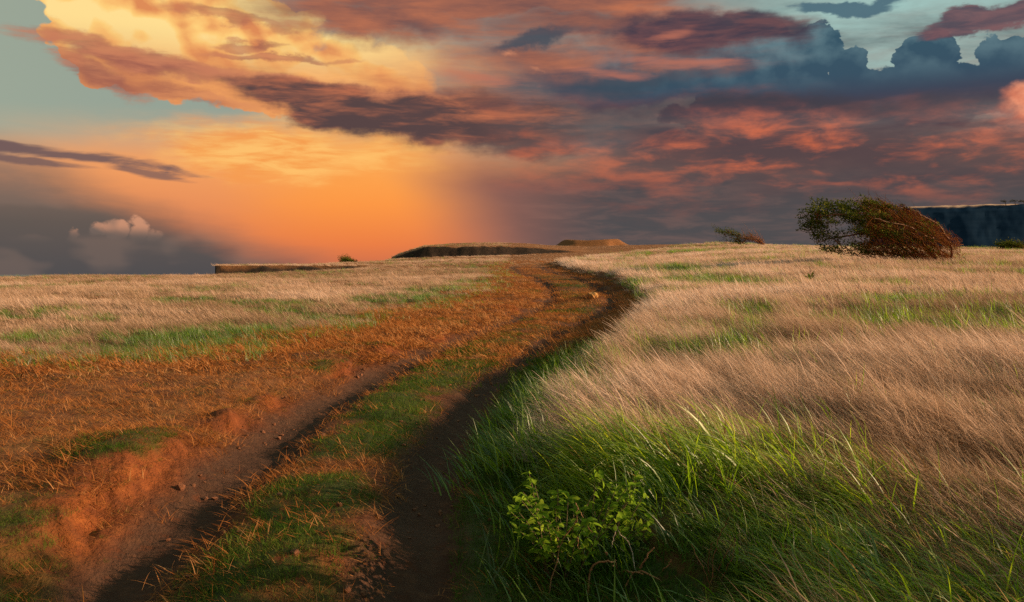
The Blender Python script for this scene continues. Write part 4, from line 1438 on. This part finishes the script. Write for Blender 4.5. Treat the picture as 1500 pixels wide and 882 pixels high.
def dry_stem(label, Y, px_paths, mat, r=0.0065, side=None, group=None, name='dead_branch'):
    s = Y / F
    ax, ay = px_paths[0][0]
    x0 = (ax - 750) * s
    root = bpy.data.objects.new(name, None)
    COL.objects.link(root)
    root.location = (x0, Y, zat(x0, Y))
    tag(root, label, 'dead stem', group)
    g = np.random.default_rng(int(ax))
    zc0 = (ZC - zat(x0, Y))
    for i, path in enumerate(px_paths):
        pts = []
        for k, (px, py) in enumerate(path):
            pts.append(((px - 750) * s - x0, 0.06 * math.sin(k * 1.3 + i) + g.normal() * 0.012, row_height(py, Y) - ZC + zc0))
        # start in the soil
        pts[0] = (pts[0][0], pts[0][1], min(pts[0][2], 0.0) if i == 0 else pts[0][2])
        pts = curve_pts(pts, 16)
        pts[1:-1] += g.normal(size=(14, 3)) * 0.003
        v, f = [], []
        tube(v, f, pts, r * (1 if i == 0 else 0.8), r * 0.45, 6)
        link('stem' if i == 0 else 'side_shoot', new_mesh('stem', v, f, [mat], True), root)


SY = ground_hit(890, 864)[1]
dry_stem('arched orange brown dead stem in front of the leafy shrub, left of the other arch', SY,
         [[(861, 862), (866, 840), (876, 825), (890, 819), (893, 818), (904, 826), (912, 846), (921, 868)], [(893, 818), (890, 814)], [(904, 826), (899, 829)]], STEM_M,
         group='arched dead stems below the shrub')
dry_stem('long arched orange brown dead stem lower right of the leafy shrub', SY * 0.985,
         [[(916, 868), (925, 848), (940, 838), (952, 837), (968, 848), (979, 860), (986, 872)], [(968, 848), (976, 838), (981, 826), (981, 815)], [(918, 843), (932, 838), (941, 835)],
          [(941, 835), (945, 815), (958, 798)]], STEM_M, group='arched dead stems below the shrub')
dry_stem('thin bare forked twig rising out of the leafy shrub', SY * 1.02,
         [[(805, 812), (825, 790), (842, 774), (845, 760), (845, 742)], [(842, 774), (848, 790), (848, 802)], [(845, 742), (857, 760), (866, 776)]], STEM_M, 0.0038)
dry_stem('pale bent dead stem right of the leafy shrub', SY * 1.01, [[(934, 826), (928, 806), (920, 790), (906, 779), (902, 765)], [(906, 779), (898, 806)]], STEM_P, 0.0036)
RY = ground_hit(1050, 850)[1]
dry_stem('tuft of thin red dry stalks standing in the green grass', RY,
         [[(1045, 860), (1048, 820), (1062, 780), (1068, 755)], [(1047, 860), (1040, 820), (1044, 790)], [(1052, 860), (1062, 815), (1082, 775)], [(1056, 860), (1072, 810), (1078, 790)],
          [(1042, 860), (1030, 830), (1018, 800)]], STEM_R, 0.003, name='dry_stalks')
LY = ground_hit(735, 700)[1]
dry_stem('few orange dry stalks at the left tip of the green grass beside the rut', LY,
         [[(728, 700), (742, 690), (748, 678), (750, 668)], [(730, 700), (738, 684), (736, 670)], [(734, 700), (752, 684), (758, 672)]], STEM_M, 0.004, name='dry_stalks')


def rosette():
    """spiky plant with one tall bare stalk out in the right field"""
    x, y = on_ground(1186, 433)
    g = np.random.default_rng(5)
    root = bpy.data.objects.new('rosette_plant', None)
    COL.objects.link(root)
    root.location = (x, y, zat(x, y))
    tag(root, 'lone spiky rosette plant with tall bare stalk in the dry field below the large tree', 'plant')
    s = y / F
    for k in range(18):
        a = k / 18 * 6.283 + g.normal() * 0.2
        L = (0.30 + 0.2 * g.random()) * s / 0.02
        up = 0.45 + 0.5 * g.random()
        v, f = [], []
        for i in range(5):
            t = i / 4
            w = 0.035 * s / 0.02 * (1 - t) ** 0.7
            rr, zz = L * t * math.cos(up), 0.18 + L * t * math.sin(up) - 0.25 * L * t * t
            for q in (-1, 1):
                v.append((math.cos(a) * rr - math.sin(a) * w * q, math.sin(a) * rr + math.cos(a) * w * q, zz))
            if i:
                f.append((2 * i - 2, 2 * i - 1, 2 * i + 1, 2 * i))
        me = new_mesh('leaf', v, f, [LEAF])
        set_attr(me, "shade", [0.5 + 0.5 * g.random()] * len(v))
        link('leaf', me, root)
    v, f = [], []
    tube(v, f, [(0, 0, 0), (0.01, 0, 0.45 * s / 0.02), (-0.02, 0, 0.62 * s / 0.02)], 0.009, 0.004, 5)
    for t in (0.40, 0.48, 0.55):
        tube(v, f, [(0, 0, t * s / 0.02), (0.08 * (1 if t != 0.65 else -1), 0.02, (t + 0.07) * s / 0.02)], 0.006, 0.003, 4)
    link('stalk', new_mesh('stalk', v, f, [BARK]), root)


rosette()


def rock_material(name, a, b):
    m, T = material(name)
    p = T.node('ShaderNodeBsdfPrincipled')
    o = T.node('ShaderNodeTexCoord').outputs['Object']
    n = T.noise(o, 9, 7, 0.65)
    T.put(p.inputs['Base Color'], T.ramp(n, [(0.35, a), (0.65, b)]))
    p.inputs['Roughness'].default_value = 0.95
    bp = T.node('ShaderNodeBump')
    bp.inputs['Distance'].default_value = 0.02
    T.put(bp.inputs['Height'], n)
    T.put(p.inputs['Normal'], bp.outputs[0])
    finish(T, p.outputs[0])
    return m


def lump(name, mat, size, seed, sub=3, rough=0.35):
    import bmesh
    bm = bmesh.new()
    bmesh.ops.create_icosphere(bm, subdivisions=sub, radius=1)
    co = np.array([v.co[:] for v in bm.verts])
    k = 1 + rough * (fbm(co[:, 0] + co[:, 2] * 0.7, co[:, 1] - co[:, 2] * 0.6, 0.9, 3, seed) + 0.3 * fbm(co[:, 2] * 1.3 + 4, co[:, 0], 0.3, 2, seed + 9))
    for v, q in zip(bm.verts, k):
        v.co = Vector((v.co.x * q * size[0], v.co.y * q * size[1], v.co.z * q * size[2]))
    me = bpy.data.meshes.new(name)
    bm.to_mesh(me)
    bm.free()
    me.materials.append(mat)
    return me


ORANGE_ROCK = rock_material("orange_rock", (0.22, 0.085, 0.02), (0.52, 0.26, 0.07))
bx, by = ground_hit(868, 437)
bo = link('boulder', lump('boulder', ORANGE_ROCK, (0.17, 0.16, 0.13), 15), None, (bx, by, zat(bx, by) + 0.06))
tag(bo, 'orange sunlit stone on the green hump between the wheel ruts at the bend', 'stone')


def build_clods():
    """crumbs of red earth in the ruts and under the cut bank"""
    m = rock_material("earth_crumbs", (0.12, 0.04, 0.016), (0.30, 0.11, 0.04))
    protos = [lump('clod', m, (1, 0.9, 0.6), 30 + k, 1, 0.7) for k in range(5)]
    X, Y, d = candidates(60000, 3.0, 30, 7, 1.2)
    c = cover(X, Y)
    dm = np.minimum(c['dA'], c['dB'])
    k = (RNG.random(len(X)) < np.clip((1 - sstep(0.2, 0.9, dm)), 0.02, 1) * 0.35 * sstep(-0.1, 0.35, fbm(X, Y, 0.7, 3, 811))) & (c['sR'] < 0)
    X, Y = X[k], Y[k]
    n = len(X)
    sc = 0.006 + 0.034 * RNG.random(n) ** 5
    scatter("earth_crumbs", protos, np.stack([X, Y, height(X, Y) + sc * 0.2], 1), RNG.random(n) * 6.28, RNG.normal(size=n), sc, RNG.random(n), RNG.integers(0, 5, n),
            "crumbs of red earth lying in the wheel ruts")


build_clods()
